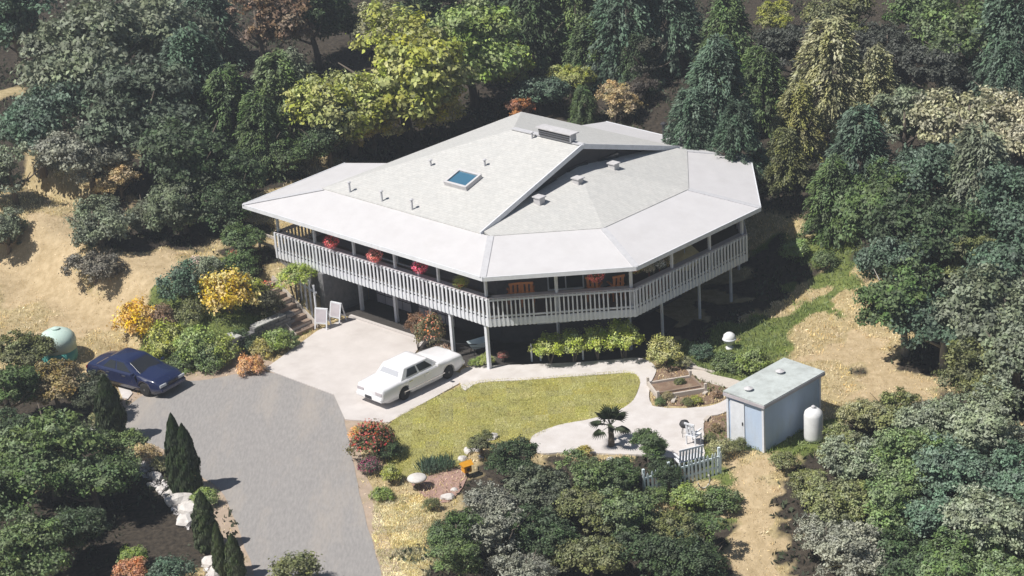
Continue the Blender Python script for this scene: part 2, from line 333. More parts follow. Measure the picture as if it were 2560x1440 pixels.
def make_ground():
    def axis(c, half, step, far, n):
        core = np.arange(c - half, c + half + 1e-6, step); k = np.linspace(0, 1, n + 1)[1:]
        ext = step * 2 + (far) * k ** 3
        return np.concatenate([(core[0] - ext)[::-1], core, core[-1] + ext])
    xs = axis(0, 34, .34, 900, 26); ys = axis(0, 36, .34, 900, 26)
    X, Y = np.meshgrid(xs, ys); Z = terrain(X, Y); nx, ny = len(xs), len(ys)
    r = np.hypot(X, Y); Z = np.where(r > 90, Z * np.clip(1 - (r - 90) / 500, .15, 1), Z)
    idx = np.arange(nx * ny).reshape(ny, nx)
    q = np.stack([idx[:-1, :-1], idx[:-1, 1:], idx[1:, 1:], idx[1:, :-1]], -1).reshape(-1, 4)
    me = bpy.data.meshes.new('ground'); me.vertices.add(nx * ny); me.vertices.foreach_set('co', np.stack([X, Y, Z], -1).ravel())
    me.loops.add(q.size); me.polygons.add(len(q)); me.loops.foreach_set('vertex_index', q.ravel().astype(np.int32))
    me.polygons.foreach_set('loop_start', np.arange(0, q.size, 4, dtype=np.int32)); me.polygons.foreach_set('use_smooth', np.ones(len(q), bool)); me.update()
    col = np.zeros((nx * ny, 4), np.float32); col[:, 3] = 1
    U = (X - Y) * S2; V = (X + Y) * S2
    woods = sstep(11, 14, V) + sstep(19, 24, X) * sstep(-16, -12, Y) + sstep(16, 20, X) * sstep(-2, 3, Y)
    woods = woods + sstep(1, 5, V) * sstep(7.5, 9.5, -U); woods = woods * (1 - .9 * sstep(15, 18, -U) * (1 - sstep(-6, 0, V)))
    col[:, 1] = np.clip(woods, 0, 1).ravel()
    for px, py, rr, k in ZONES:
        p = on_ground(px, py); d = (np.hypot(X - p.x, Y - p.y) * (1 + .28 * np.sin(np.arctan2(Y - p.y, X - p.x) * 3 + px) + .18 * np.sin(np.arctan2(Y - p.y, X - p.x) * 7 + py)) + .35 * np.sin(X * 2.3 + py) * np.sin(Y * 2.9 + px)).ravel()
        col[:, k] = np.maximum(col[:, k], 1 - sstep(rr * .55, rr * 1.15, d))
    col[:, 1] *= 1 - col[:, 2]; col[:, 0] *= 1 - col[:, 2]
    a = me.color_attributes.new('zone', 'FLOAT_COLOR', 'POINT'); a.data.foreach_set('color', col.ravel())
    me.materials.append(MT['ground']); struct(link('ground', me)); return col.reshape(ny, nx, 4), xs, ys
ZCOL, ZX, ZY = make_ground()

def sheet(name, pix, z, mat, th=.0, xy=None):
    pts = xy or [tuple(at(px, py, 0)[:2]) for px, py in pix]
    a = sum(pts[i][0] * pts[(i + 1) % len(pts)][1] - pts[(i + 1) % len(pts)][0] * pts[i][1] for i in range(len(pts)))
    if a < 0: pts = pts[::-1]
    m = MB()
    m.prism(pts, -.10, z); me = m.mesh(name, mat)
    return struct(link(name, me))
def smooth_poly(pix, n=6):
    """Catmull-Rom through image points on the ground, returned as plan points"""
    P = [np.array(at(px, py, 0)[:2]) for px, py in pix]; N = len(P); out = []
    for i in range(N):
        p0, p1, p2, p3 = P[i - 1], P[i], P[(i + 1) % N], P[(i + 2) % N]
        for k in range(n):
            t = k / n; q = .5 * (2 * p1 + (p2 - p0) * t + (2 * p0 - 5 * p1 + 4 * p2 - p3) * t * t + (3 * p1 - p0 - 3 * p2 + p3) * t ** 3)
            out.append(tuple(q + np.array([random.uniform(-.03, .03), random.uniform(-.03, .03)])))
    return out
sheet('gravel_verge', None, .012, MT['gravel'], xy=smooth_poly([(300, 1010), (430, 925), (560, 900), (680, 905), (840, 975), (900, 1060), (905, 1150), (945, 1260), (990, 1400), (1060, 1560), (560, 1560), (575, 1400), (500, 1270), (380, 1110)]))
sheet('driveway', None, .024, MT['asphalt'], xy=smooth_poly([(300, 1040), (400, 965), (520, 950), (665, 930), (840, 985), (862, 1060), (885, 1170), (915, 1300), (955, 1440), (1010, 1580), (700, 1580), (625, 1400), (560, 1240), (500, 1190), (420, 1130), (330, 1090)]))
u0, v0 = -4.05, -5.2
pad = [uv2xy(u0, -7.3), uv2xy(u0, -9.4), uv2xy(-2.75, -13.8), uv2xy(2.0, -13.75), uv2xy(4.3, -15.15), uv2xy(6.1, -14.25), uv2xy(5.75, -8.75), uv2xy(2.0, -8.9), uv2xy(1.1, -7.2)]
sheet('concrete_pad', None, .06, MT['concrete'], xy=pad)
sheet('lawn', None, .05, MT['lawn'], xy=smooth_poly([(975, 1062), (1090, 995), (1195, 955), (1330, 948), (1470, 937), (1588, 933), (1592, 985), (1562, 1022), (1480, 1050), (1395, 1068), (1330, 1100), (1260, 1110), (1190, 1110), (1150, 1165), (1075, 1180), (1010, 1195), (965, 1150)], 5))
walk = [(1150, 935), (1190, 918), (1330, 914), (1500, 905), (1600, 898), (1640, 925), (1628, 960), (1625, 1005), (1650, 1022), (1740, 1022), (1800, 1010), (1855, 975), (1880, 990), (1810, 1035), (1762, 1050), (1760, 1110), (1745, 1150), (1600, 1140), (1420, 1135), (1345, 1135), (1330, 1095), (1390, 1068), (1480, 1050), (1560, 1022), (1593, 985), (1588, 938), (1470, 942), (1330, 952), (1200, 960), (1160, 980)]
sheet('garden_path', None, .075, MT['patio'], xy=smooth_poly(walk, 4))
sheet('side_path', None, .045, MT['palewood'], xy=smooth_poly([(1700, 905), (1722, 900), (1760, 930), (1850, 955), (1845, 975), (1760, 955), (1715, 925)], 4))
sheet('vegetable_bed', None, .03, MT['soil'], xy=smooth_poly([(1632, 930), (1700, 918), (1760, 950), (1835, 970), (1810, 1000), (1740, 1015), (1650, 1012), (1630, 985)], 4))
sheet('soil_patch', None, .03, MT['soil'], xy=smooth_poly([(1752, 1055), (1800, 1035), (1830, 1050), (1822, 1100), (1790, 1120), (1755, 1105)], 4))
sheet('flower_bed', None, .03, MT['pinksoil'], xy=smooth_poly([(1030, 1205), (1080, 1190), (1150, 1170), (1170, 1185), (1150, 1230), (1110, 1258), (1060, 1240)], 4))
sheet('under_deck_shade', None, .03, MT['shadefloor'], xy=[uv2xy(-4.9, -7.3), uv2xy(1.1, -7.25), uv2xy(1.9, -8.5), uv2xy(6.3, -7.7), uv2xy(10.9, -3.0), uv2xy(9.5, 1.5), uv2xy(7, 2), uv2xy(4, -5), uv2xy(-4.9, -5)])  # dark sheet paints the deck's shade onto the ground
m = MB(); m.beam((*uv2xy(-4.0, -7.3), .07), (*uv2xy(1.05, -7.22), .07), .16, .16); struct(m.build('kerb', MT['concrete']))

# ------------------------------------------------------------------ house
house = thing('house', 'large two-storey house with white wraparound veranda roof and grey shingle top', 'house', (0, 0, 0), rad(-45))
ZE, ZI, ZR = 5.02, 5.62, 7.85         # veranda eave, wall-line eave, ridge
A, A2 = (-10.0, -8.42), (-10.35, -1.25); B, C = (6.65, -8.42), (11.45, -3.62); D, E_ = (11.5, 5.35), (6.65, 10.95); Fb = (-3.3, 11.3)
a, a2 = (-6.9, -5.7), (-6.9, -1.1); b, c = (4.55, -5.7), (8.2, -2.05); d, e = (8.2, 4.15), (4.6, 8.5); fb = (-2.9, 8.5)
def L3(p, z): return (p[0], p[1], z)
def vroof(o1, o2, i2, i1, lift=0.0):
    m = MB(); m.slab([L3(o1, ZE + lift), L3(o2, ZE + lift), L3(i2, ZI + lift), L3(i1, ZI + lift)], .13)
    o = m.build('veranda_roof', MT['veranda'], house)
    d_ = (Vector(o2) - Vector(o1)); nrm = Vector((d_.y, -d_.x)).normalized()
    f = MB(); f.beam(Vector(L3(o1, ZE - .085)) + nrm.to_3d() * .03, Vector(L3(o2, ZE - .085)) + nrm.to_3d() * .03, .05, .2); f.build('gutter', MT['white'], o)
    return o
vroof(A2, A, a, a2); vroof(A, B, b, a); vroof(B, C, c, b); vroof(C, D, d, c); vroof(D, E_, e, d); vroof(E_, Fb, fb, e)
for p, q in ((A, a), (B, b), (C, c), (D, d), (E_, e)):
    m = MB(); m.beam(L3(p, ZE + .012), L3(q, ZI + .012), .30, .03); m.build('hip_cap', MT['hipcap'], house)
# main shingled roof: ridge along the house, hipped at the hill end, open gable above the low end roof
UL, VF, VB, UG, VR = -7.0, -5.75, 8.65, 3.95, 1.45
RH0 = (-.6, VR, ZR); RH1 = (UG, VR, ZR)
def pl(v): return ZI + .04 + (v - VF) * (ZR - ZI - .04) / (VR - VF)
zf = ZI + .05
MT_roof = MB()
MT_roof.slab([(UL, VF, zf), (UG, VF, zf), RH1, RH0], .16); rf = MT_roof.build('shingle_roof', MT['shingle'], house)
m = MB(); m.slab([RH0, RH1, (UG, VB, zf), (UL, VB, zf)], .16); m.build('back_roof', MT['shingle'], house)
m = MB(); m.slab([(UL, VB, zf), (UL, VF, zf), RH0], .16); m.build('hip_roof', MT['shingle'], house)
m = MB(); m.beam((UG + .02, VF, zf - .06), (UG + .02, VR, ZR - .06), .06, .24); m.build('barge_board', MT['white'], house)
m = MB(); m.beam((UG + .02, VR, ZR - .06), (UG + .02, VB, zf - .06), .06, .24); m.build('barge_board', MT['white'], house)
m = MB(); gz = 5.7
m.add([(3.55, VF + .5, gz - .3), (3.55, VB - .5, gz - .3), (3.55, VR, ZR - .2), (3.35, VF + .5, gz - .3), (3.35, VB - .5, gz - .3), (3.35, VR, ZR - .2)], [(0, 1, 2), (5, 4, 3), (0, 3, 4, 1), (1, 4, 5, 2), (2, 5, 3, 0)])
m.build('gable_wall', MT['lower'], house)
for k, (v_, h_) in enumerate(((-.8, .6), (1.45, .95), (3.7, .6))):
    fr = MB(); fr.box((3.57, v_, 6.25), (.06, 1.5, h_ + .1)); fo = fr.build('window', MT['dark'], house)
    pn = MB(); pn.box((3.61, v_, 6.25), (.03, 1.36, h_)); pn.build('pane', MT['glass'], fo)
# low end roof in shingles
zb = 5.95
m = MB(); ring = [(3.5, VF + .35), b, c, d, e, (3.5, VB - .35)]
tops = [(3.5, -4.4, zb), (3.5, 7.3, zb)]
zi2 = ZI + .03
P = [(3.5, b[1], zi2), (b[0], b[1], zi2), (c[0], c[1], zi2), (d[0], d[1], zi2), (e[0], e[1], zi2), (3.5, e[1], zi2)]
ap = (3.5, VR, 6.72); P[0] = (3.5, VF + .3, zi2 + .1); P[5] = (3.5, VB - .3, zi2 + .1)
for k in range(5): m.slab([P[k], P[k + 1], ap], .1)
m.build('end_roof', MT['shingle'], house)
# ridge cap, ridge vent, skylight, vent pipes
m = MB(); m.beam((RH0[0], VR, ZR + .03), (UG, VR, ZR + .03), .3, .05); m.build('ridge_cap', MT['hipcap'], house)
rvt = MB(); rvt.box((2.35, VR, ZR + .27), (2.1, .42, .36)); rv = rvt.build('ridge_vent', MT['hipcap'], house)
for k in range(3):
    m = MB(); m.box((2.35, VR - .225, ZR + .15 + k * .11), (2.0, .04, .05)); m.build('slat', MT['dark'], rv)
m = MB(); m.box((2.35, VR, ZR + .475), (2.3, .6, .05)); m.build('vent_cover', MT['fascia'], rv)
sl = math.atan2(ZR - zf, VR - VF)
su, sv = .1, -2.9
sz = pl(sv) + .06
sk = MB()
for (du, dv, lu, lv) in ((0, -.52, 1.5, .12), (0, .52, 1.5, .12), (-.69, 0, .12, .92), (.69, 0, .12, .92)):
    sk.box((su + du, sv + dv * math.cos(sl), sz + .06 + dv * math.sin(sl)), (lu, lv, .22), rx=sl)
so = sk.build('skylight', MT['fascia'], house)
m = MB(); m.box((su, sv, sz + .08), (1.3, .95, .04), rx=sl); m.build('pane', MT['skyglass'], so)
for (pu, pv, h) in ((.24, -1.5, .3), (-2.6, -2.4, .28), (-5.2, -5.5, .5), (-2.9, -5.5, .5), (-.8, -5.5, .5), (1.0, 1.1, .3)):
    m = MB(); m.tube([(pu, pv, pl(min(pv, VR)) - .05), (pu, pv, pl(min(pv, VR)) + h)], [.05, .05], 8); m.lathe([(.1, 0), (.1, .03), (.02, .07)], 8, (pu, pv, pl(min(pv, VR)) + h)); m.build('vent_pipe', MT['hipcap'], house)
for (pu, pv, z_) in ((4.6, .3, 6.38), (4.6, 2.9, 6.36), (4.4, -2.2, 6.16)):
    m = MB(); m.box((pu, pv, z_ + .1), (.4, .36, .3)); m.box((pu, pv, z_ + .28), (.5, .46, .05)); m.build('roof_vent', MT['fascia'], house)
m = MB(); m.tube([(2.2, 9.6, 5.2), (2.2, 9.6, 6.3)], [.09, .09], 10); m.lathe([(.17, 0), (.17, .06), (.03, .14)], 10, (2.2, 9.6, 6.3)); m.build('flue', MT['dark'], house)

# walls
W_up = [(-6.6, -5.45), (4.45, -5.45), (7.95, -1.95), (7.95, 4.05), (4.5, 8.25), (-6.6, 8.25)]
m = MB(); m.prism(W_up, 2.62, 5.56); m.build('upper_wall', MT['siding'], house)
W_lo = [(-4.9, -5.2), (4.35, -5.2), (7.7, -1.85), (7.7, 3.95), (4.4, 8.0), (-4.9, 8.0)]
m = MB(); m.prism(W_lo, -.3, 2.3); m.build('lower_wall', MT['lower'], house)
def wallbox(p, q, t, wd, z0, z1, off, th):
    """box set on the wall from p to q, t metres along, standing off it"""
    p = Vector(p); q = Vector(q); dr = (q - p).normalized(); nr = Vector((dr.y, -dr.x)); c_ = p + dr * t + nr * off
    return (c_.x, c_.y, (z0 + z1) / 2), (wd, th, z1 - z0), math.atan2(dr.y, dr.x)
def window(p, q, t, wd, z0, z1, name='window', mullions=1):
    c_, s_, r_ = wallbox(p, q, t, wd, z0, z1, .03, .07); m = MB()
    f = .07
    for (z_a, z_b, w_, tt) in ((z0, z0 + f, wd, t), (z1 - f, z1, wd, t), (z0, z1, f, t - wd / 2 + f / 2), (z0, z1, f, t + wd / 2 - f / 2)):
        cc, ss, rr = wallbox(p, q, tt, w_, z_a, z_b, .04, .08); m.box(cc, ss, rr)
    for k in range(mullions):
        cc, ss, rr = wallbox(p, q, t - wd / 2 + wd * (k + 1) / (mullions + 1), f * .8, z0, z1, .035, .07); m.box(cc, ss, rr)
    o = m.build(name, MT['white'], house)
    for k in range(mullions + 1):
        wk = wd / (mullions + 1); cc, ss, rr = wallbox(p, q, t - wd / 2 + wk * (k + .5), wk - f, z0 + f * .5, z1 - f * .5, .012, .03)
        m2 = MB(); m2.box(cc, ss, rr); m2.build('pane', MT['glass'], o)
    return o
for t, wd, z0, z1 in ((1.6, 1.6, 3.5, 4.8), (4.4, 2.4, 2.66, 4.75), (7.4, 1.6, 3.5, 4.8), (9.7, 1.4, 3.5, 4.8)): window(W_up[0], W_up[1], t, wd, z0, z1)
for t, wd, z0, z1 in ((1.1, 1.2, 3.4, 4.8), (3.2, 1.7, 2.66, 4.75)): window(W_up[1], W_up[2], t, wd, z0, z1)
for t, wd, z0, z1 in ((1.3, 1.5, 3.4, 4.8), (4.2, 2.4, 2.66, 4.75)): window(W_up[2], W_up[3], t, wd, z0, z1)
# lower storey: two garage doors with panels, a window and a door
for t in (1.9, 4.9):
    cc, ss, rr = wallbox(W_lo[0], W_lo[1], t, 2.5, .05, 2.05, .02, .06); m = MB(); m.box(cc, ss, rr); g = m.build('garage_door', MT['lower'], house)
    for i in range(4):
        for j in range(4):
            cc, ss, rr = wallbox(W_lo[0], W_lo[1], t - .93 + .62 * i, .56, .1 + j * .48, .52 + j * .48, .06, .04); m = MB(); m.box(cc, ss, rr); m.build('door_panel', MT['caprail'], g)
window(W_lo[1], W_lo[2], 2.4, 1.5, .9, 1.9); window(W_lo[0], W_lo[1], 8.0, 1.2, .9, 1.9)
# deck
DK = [(-8.55, -7.78), (6.2, -7.78), (10.85, -3.1), (10.9, 5.0), (6.2, 10.2), (-2.8, 10.5), (-2.8, 8.3), (-6.6, 8.3), (-6.6, -1.4), (-8.55, -1.4)]
m = MB(); m.prism(DK, 2.34, 2.6); m.build('deck', MT['deckboard'], house)
bal_me = MB().box((0, 0, .68), (.105, .04, 1.34)).mesh('baluster', MT['white'])
bal_front = MB()
prof = [(.105, 0), (.125, .06), (.12, .22), (.075, .42), (.062, .7), (.07, 1.0), (.05, 1.22), (.03, 1.36)]
vs_ = []
for w_, z_ in prof: vs_ += [(-w_ / 2, -.022, z_), (w_ / 2, -.022, z_), (w_ / 2, .022, z_), (-w_ / 2, .022, z_)]
fs_ = [(3, 2, 1, 0), tuple(range(len(vs_) - 4, len(vs_)))]
for i in range(len(prof) - 1):
    for k in range(4): fs_.append((i * 4 + k, i * 4 + (k + 1) % 4, i * 4 + 4 + (k + 1) % 4, i * 4 + 4 + k))
bal_front.add(vs_, fs_); bal_front_me = bal_front.mesh('baluster', MT['white'])
ZT = 3.66
def railing(p, q, me, sp=.2, skip=(), zoff=2.29):
    p = Vector(p); q = Vector(q); L = (q - p).length; dr = (q - p) / L; nr = Vector((dr.y, -dr.x)); ang = math.atan2(dr.y, dr.x)
    m = MB(); o3 = lambda t, o, z: (p + dr * t + nr * o).to_3d() + Vector((0, 0, z))
    m.beam(o3(0, -.02, 3.55), o3(L, -.02, 3.55), .05, .09); m.beam(o3(0, -.02, 2.76), o3(L, -.02, 2.76), .05, .08)
    r = m.build('railing', MT['white'], house)
    m = MB(); m.beam(o3(-.02, -.14, ZT), o3(L + .02, -.14, ZT), .34, .045); m.build('cap_rail', MT['caprail'], r)
    m = MB(); m.beam(o3(0, .0, 2.47), o3(L, .0, 2.47), .05, .36); m.build('rim_board', MT['white'], r)
    n = int(L / sp)
    for k in range(n + 1):
        if k in skip: continue
        t = .04 + (L - .08) * k / n; c_ = p + dr * t + nr * .052
        o = link('baluster', me, r, (c_.x, c_.y, zoff), ang)
    return r
railing(DK[0], DK[1], bal_me, .255); railing(DK[1], DK[2], bal_front_me, .198, skip=(11, 12, 28)); railing(DK[2], DK[3], bal_me, .235); railing(DK[3], DK[4], bal_me, .25); railing(DK[9], DK[0], bal_me, .22); railing(DK[4], DK[5], bal_me, .4)
def along(i, t):
    p = Vector(DK[i]); q = Vector(DK[(i + 1) % len(DK)]); dr = (q - p).normalized(); n_ = Vector((-dr.y, dr.x)); r = p + dr * t + n_ * .12; return r.x, r.y
def post(x, y, z0, z1, name, r=.055, mat='white'):
    m = MB(); m.box((x, y, (z0 + z1) / 2), (r * 2, r * 2, z1 - z0)); m.box((x, y, z1 - .06), (r * 2.9, r * 2.9, .1)); m.build(name, MT[mat], house)
for i, ts in ((0, (.15, 2.9, 5.75, 8.6, 10.2, 11.5, 14.55)), (1, (3.1, 6.45)), (2, (.0 + 2.75, 5.5, 7.95)), (3, (3.5, 6.9))):
    for t in ts: post(*along(i, t), 2.6, 5.05 + .0, 'veranda_post', .055)
for i, ts in ((0, (4.4, 6.9, 9.4, 12.1, 14.4)), (1, (3.1, 6.4)), (2, (2.75, 5.5, 7.9)), (3, (3.5,))):
    for t in ts:
        x, y = along(i, t); y += 1.3 if (i == 0 and t < 12) else 0; x -= .9 if (i == 1) else 0; y += .9 if i == 1 else 0; x -= .7 if i == 2 else 0; wx, wy = uv2xy(x, y); post(x, y, min(0, tz(wx, wy)) - .1 + max(0, tz(wx, wy)), 2.34, 'support_post', .075 if i == 0 else .05)
# porch landing at the hill end and closing wall beside the steps
m = MB(); m.prism([(-5.3, -8.0), (-4.95, -8.0), (-4.95, -5.2), (-5.3, -5.2)], -.2, 2.3); m.prism([(-8.6, -7.74), (-5.3, -7.74), (-5.3, -7.5), (-8.6, -7.5)], .3, 2.3); m.build('foundation_wall', MT['block'], house)
m = MB(); m.prism([(-10.1, -7.7), (-8.62, -7.7), (-8.62, -5.2), (-10.1, -5.2)], 2.05, 2.3); m.build('landing', MT['deckboard'], house)
m = MB()
for z_ in (2.75, 3.25): m.beam((-10.05, -7.65, z_), (-8.65, -7.65, z_), .05, .14)
for x_ in (-10.05, -8.75): m.box((x_, -7.65, 2.3), (.1, .1, 2.0))
m.build('landing_rail', MT['palewood'], house)

# ------------------------------------------------------------------ foliage generators
def leaves_mesh(name, c, n, ln, wd, tint, mat, axis=None, seed=0):
    """c, n: leaf centres and normals; diamond leaves, optional preferred long axis"""
    rg = np.random.default_rng(seed + 77); N = len(c)
    n = n / np.linalg.norm(n, axis=1, keepdims=True)
    a = rg.normal(size=(N, 3)) if axis is None else axis + rg.normal(size=(N, 3)) * .25
    a = a - n * np.sum(a * n, 1, keepdims=True); a /= np.linalg.norm(a, axis=1, keepdims=True) + 1e-9
    b = np.cross(n, a); s = rg.uniform(.65, 1.3, (N, 1))
    fold = n * (np.asarray(wd) * .25) * s
    V = np.stack([c - a * ln * .5 * s, c + b * wd * .5 * s + fold, c + a * ln * .5 * s, c - b * wd * .5 * s + fold], 1).reshape(-1, 3)
    me = bpy.data.meshes.new(name); me.vertices.add(N * 4); me.vertices.foreach_set('co', V.ravel())
    q = np.arange(N * 4, dtype=np.int32); me.loops.add(N * 4); me.polygons.add(N)
    me.loops.foreach_set('vertex_index', q); me.polygons.foreach_set('loop_start', q[::4].copy()); me.update()
    t4 = np.ones((N, 4), np.float32); t4[:, :3] = tint
    at_ = me.color_attributes.new('tint', 'FLOAT_COLOR', 'POINT'); at_.data.foreach_set('color', np.repeat(t4, 4, 0).ravel())
    me.materials.append(mat); return me
def tints(rg, k, cl, spread=.5):
    N = len(k); t = np.zeros((N, 3)); t[:, 0] = np.clip(.5 + .25 * (cl[k, 0] - .5) * 2 + rg.normal(0, .14, N), 0, 1)
    t[:, 1] = np.clip(.5 + spread * (cl[k, 1] - .5) + rg.normal(0, .15, N), 0, 1); t[:, 2] = np.clip(cl[k, 2] + rg.normal(0, .1, N), 0, 1); return t
def crown(style, seed):
    rg = np.random.default_rng(seed * 13 + 7)
    def sph(n): d = rg.normal(size=(n, 3)); return d / np.linalg.norm(d, axis=1, keepdims=True)
    if style in ('oak', 'airy'):
        nl = 9; ld_ = sph(nl); ld_[:, 2] = ld_[:, 2] * .7 + .1; lc = ld_ * rg.uniform(.35, .62, (nl, 1)); lr = rg.uniform(.32, .52, nl)
        ncl = 260 if style == 'oak' else 170; li = rg.integers(0, nl, ncl); dd = sph(ncl); dd[:, 2] = np.where(dd[:, 2] < -.3, -dd[:, 2] * .6, dd[:, 2])
        cc = lc[li] + dd * (lr[li] * rg.uniform(.6, 1.08, ncl))[:, None]; crd = rg.uniform(.075, .16, ncl)
        per = 62; k = np.repeat(np.arange(ncl), per); off = rg.normal(size=(len(k), 3)) * np.array([1, 1, .6]) * .55
        pos = cc[k] + off * crd[k][:, None]; nr = off * .5 + cc[k] * .5 + np.array([0, 0, .45]) + rg.normal(size=(len(k), 3)) * .5
        return leaves_mesh('crown', pos, nr, .072, .044, tints(rg, k, rg.random((ncl, 3)), .7), MT['leaf'], None, seed)
    if style == 'droop':                                   # sprays that hang outwards and down
        ncl = 210; z = rg.uniform(-.9, 1, ncl) ** 1; th = rg.uniform(0, 6.283, ncl); rr = (1 - .62 * ((z + .9) / 1.9) ** 1.3) * rg.uniform(.35, 1.0, ncl) ** .5
        tip = np.stack([np.cos(th) * rr, np.sin(th) * rr, z], 1); root = tip * np.array([.55, .55, 1]) + np.array([0, 0, .12])
        per = 66; k = np.repeat(np.arange(ncl), per); f = rg.random(len(k))[:, None]
        pos = root[k] * (1 - f) + tip[k] * f + np.array([0, 0, -.18]) * f ** 2 + rg.normal(size=(len(k), 3)) * .045
        ax = tip[k] - root[k] + np.array([0, 0, -.25]); ax /= np.linalg.norm(ax, axis=1, keepdims=True)
        return leaves_mesh('crown', pos, np.array([0, 0, .8]) + tip[k] * .4 + rg.normal(size=pos.shape) * .35,  .105, .036, tints(rg, k, rg.random((ncl, 3)), .8), MT['leaf'], ax, seed)
    if style == 'column':
        n = 5200; z = rg.random(n); prof_ = np.interp(z, [0, .08, .35, .7, .9, 1], [.55, .9, 1, .72, .36, .04]); th = rg.uniform(0, 6.283, n)
        lump = 1 + .1 * np.sin(th * 3 + z * 17 + seed) + .07 * np.sin(th * 7 - z * 31)
        r = prof_ * lump * rg.uniform(.75, 1.0, n) ** .6; pos = np.stack([np.cos(th) * r, np.sin(th) * r, z * 2 - 1], 1)
        nr = np.stack([np.cos(th), np.sin(th), np.full(n, .25)], 1) + rg.normal(size=(n, 3)) * .35
        k = (z * 12).astype(int) * 8 + (th / 6.284 * 8).astype(int); ax = np.tile([0, 0, 1.], (n, 1)) + np.stack([np.cos(th), np.sin(th), 0 * th], 1) * .25
        return leaves_mesh('crown', pos, nr, .15, .11, tints(rg, k, rg.random((120, 3)), .35), MT['leaf'], ax, seed)
    if style == 'shrub':
        ncl = 100; d = sph(ncl); d[:, 2] = np.abs(d[:, 2]) - .25; cc = d * rg.uniform(.5, .92, (ncl, 1)) * (1 + .18 * np.sin(d[:, :1] * 5 + seed)); crd = rg.uniform(.12, .24, ncl)
        per = 44; k = np.repeat(np.arange(ncl), per); off = rg.normal(size=(len(k), 3)) * .5
        return leaves_mesh('crown', cc[k] + off * crd[k][:, None], off * .4 + cc[k] * .6 + np.array([0, 0, .4]) + rg.normal(size=off.shape) * .5, .11, .065, tints(rg, k, rg.random((ncl, 3)), .6), MT['leaf'], None, seed)
    if style == 'tuft':                                    # upright strap leaves
        n = 420; th = rg.uniform(0, 6.283, n); r = rg.uniform(0, .75, n); base = np.stack([np.cos(th) * r, np.sin(th) * r, np.zeros(n)], 1)
        lean = np.stack([np.cos(th) * r, np.sin(th) * r, np.full(n, 1.3)], 1) + rg.normal(size=(n, 3)) * .25; lean /= np.linalg.norm(lean, axis=1, keepdims=True)
        pos = base + lean * rg.uniform(.25, .75, (n, 1)); k = rg.integers(0, 30, n)
        return leaves_mesh('crown', pos, rg.normal(size=(n, 3)) * np.array([1, 1, .25]), .75, .08, tints(rg, k, rg.random((30, 3)), .6), MT['leaf'], lean, seed)
    if style == 'blossom':
        n = 420; d = sph(n); d[:, 2] = np.abs(d[:, 2]) * 1.05 - .1; pos = d * rg.uniform(.75, 1.05, (n, 1)); k = rg.integers(0, 20, n)
        return leaves_mesh('blossom', pos, d + np.array([0, -.3, .5]) + rg.normal(size=d.shape) * .3, .085, .075, tints(rg, k, rg.random((20, 3)), .5), MT['leaf'], None, seed)
CR_ = {s: [crown(s, i + 1) for i in range(n)] for s, n in (('oak', 5), ('airy', 4), ('droop', 4), ('column', 3), ('shrub', 5), ('tuft', 2), ('blossom', 2))}
cnt = {k: 0 for k in CR_}
def pick(s): cnt[s] += 1; return CR_[s][cnt[s] % len(CR_[s])]

def trunk_mesh(hc, r, seed, th):
    rg = random.Random(seed); m = MB(); top = hc + r * .35
    px_, py_ = rg.uniform(-.2, .2) * r, rg.uniform(-.2, .2) * r
    m.tube([(0, 0, -.25), (px_ * .3, py_ * .3, hc * .4), (px_, py_, hc), (px_ * 1.2, py_ * 1.2, top)], [th * 1.35, th, th * .65, th * .25], 8)
    for k in range(5):
        z = hc * rg.uniform(.35, .85); t = k * 1.26 + rg.random(); q = r * rg.uniform(.5, .8); f = z / hc
        s = Vector((px_ * f, py_ * f, z)); e_ = s + Vector((math.cos(t) * q, math.sin(t) * q, r * rg.uniform(.35, .7)))
        mid = (s + e_) / 2 + Vector((0, 0, -r * .08)); m.tube([s, mid, e_], [th * .5, th * .36, th * .12], 6)
    return m.mesh('trunk', None, True)
NT = [0]
def plant(px, py, r, hc, style, col, label, cat, rz=None, group=None, name=None, bark='bark', blossom=None, ry=None, th=None):
    """a tree or shrub whose crown, r metres wide, stands hc above the ground there"""
    if group in ('trees on the wooded hill', 'trees to the right of the house', 'trees on the left hill'):
        r *= 1.5 if 'left' in group else 1.32; hc = min(hc, r * .95) if hc < 4.9 else hc; rz = r * 1.0
    elif style in ('oak', 'airy'): r *= 1.12; hc = min(hc, r * .9); rz = r * .9
    NT[0] += 1; g = on_ground(px, py, hc); rng_ = random.Random(NT[0] * 31)
    nm = name or ('tree' if cat == 'tree' else 'shrub')
    t = thing(nm, label, cat, g, 0, group)
    rz = rz or r * .8; c_ = link('crown', pick(style), t, (0, 0, hc), rng_.uniform(0, 6.28), (r, ry or r, rz)); c_.color = (*col, 1)
    if style in ('oak', 'airy', 'droop'):
        me = trunk_mesh(hc, r, NT[0], th or max(.07, r * .06)); me.materials.append(MT[bark]); link('trunk', me, t)
    else:
        h = max(.1, hc - rz * .2); th2 = max(.03, r * .06); m = MB(); rg = random.Random(NT[0])
        for k in range(3 if style != 'column' else 1):
            m.tube([(rg.uniform(-.1, .1) * r, rg.uniform(-.1, .1) * r, -.15), (rg.uniform(-.3, .3) * r * (style != 'column'), rg.uniform(-.3, .3) * r * (style != 'column'), h)], [th2, th2 * .5], 6)
        m.build('stem', MT[bark], t, True)
    if blossom:
        b_ = struct(link('blossom', pick('blossom'), t, (0, 0, hc), rng_.uniform(0, 6.28), (r * .95, r * .95, rz * .95)), 'stuff'); b_.color = (*blossom, 1)
    return t

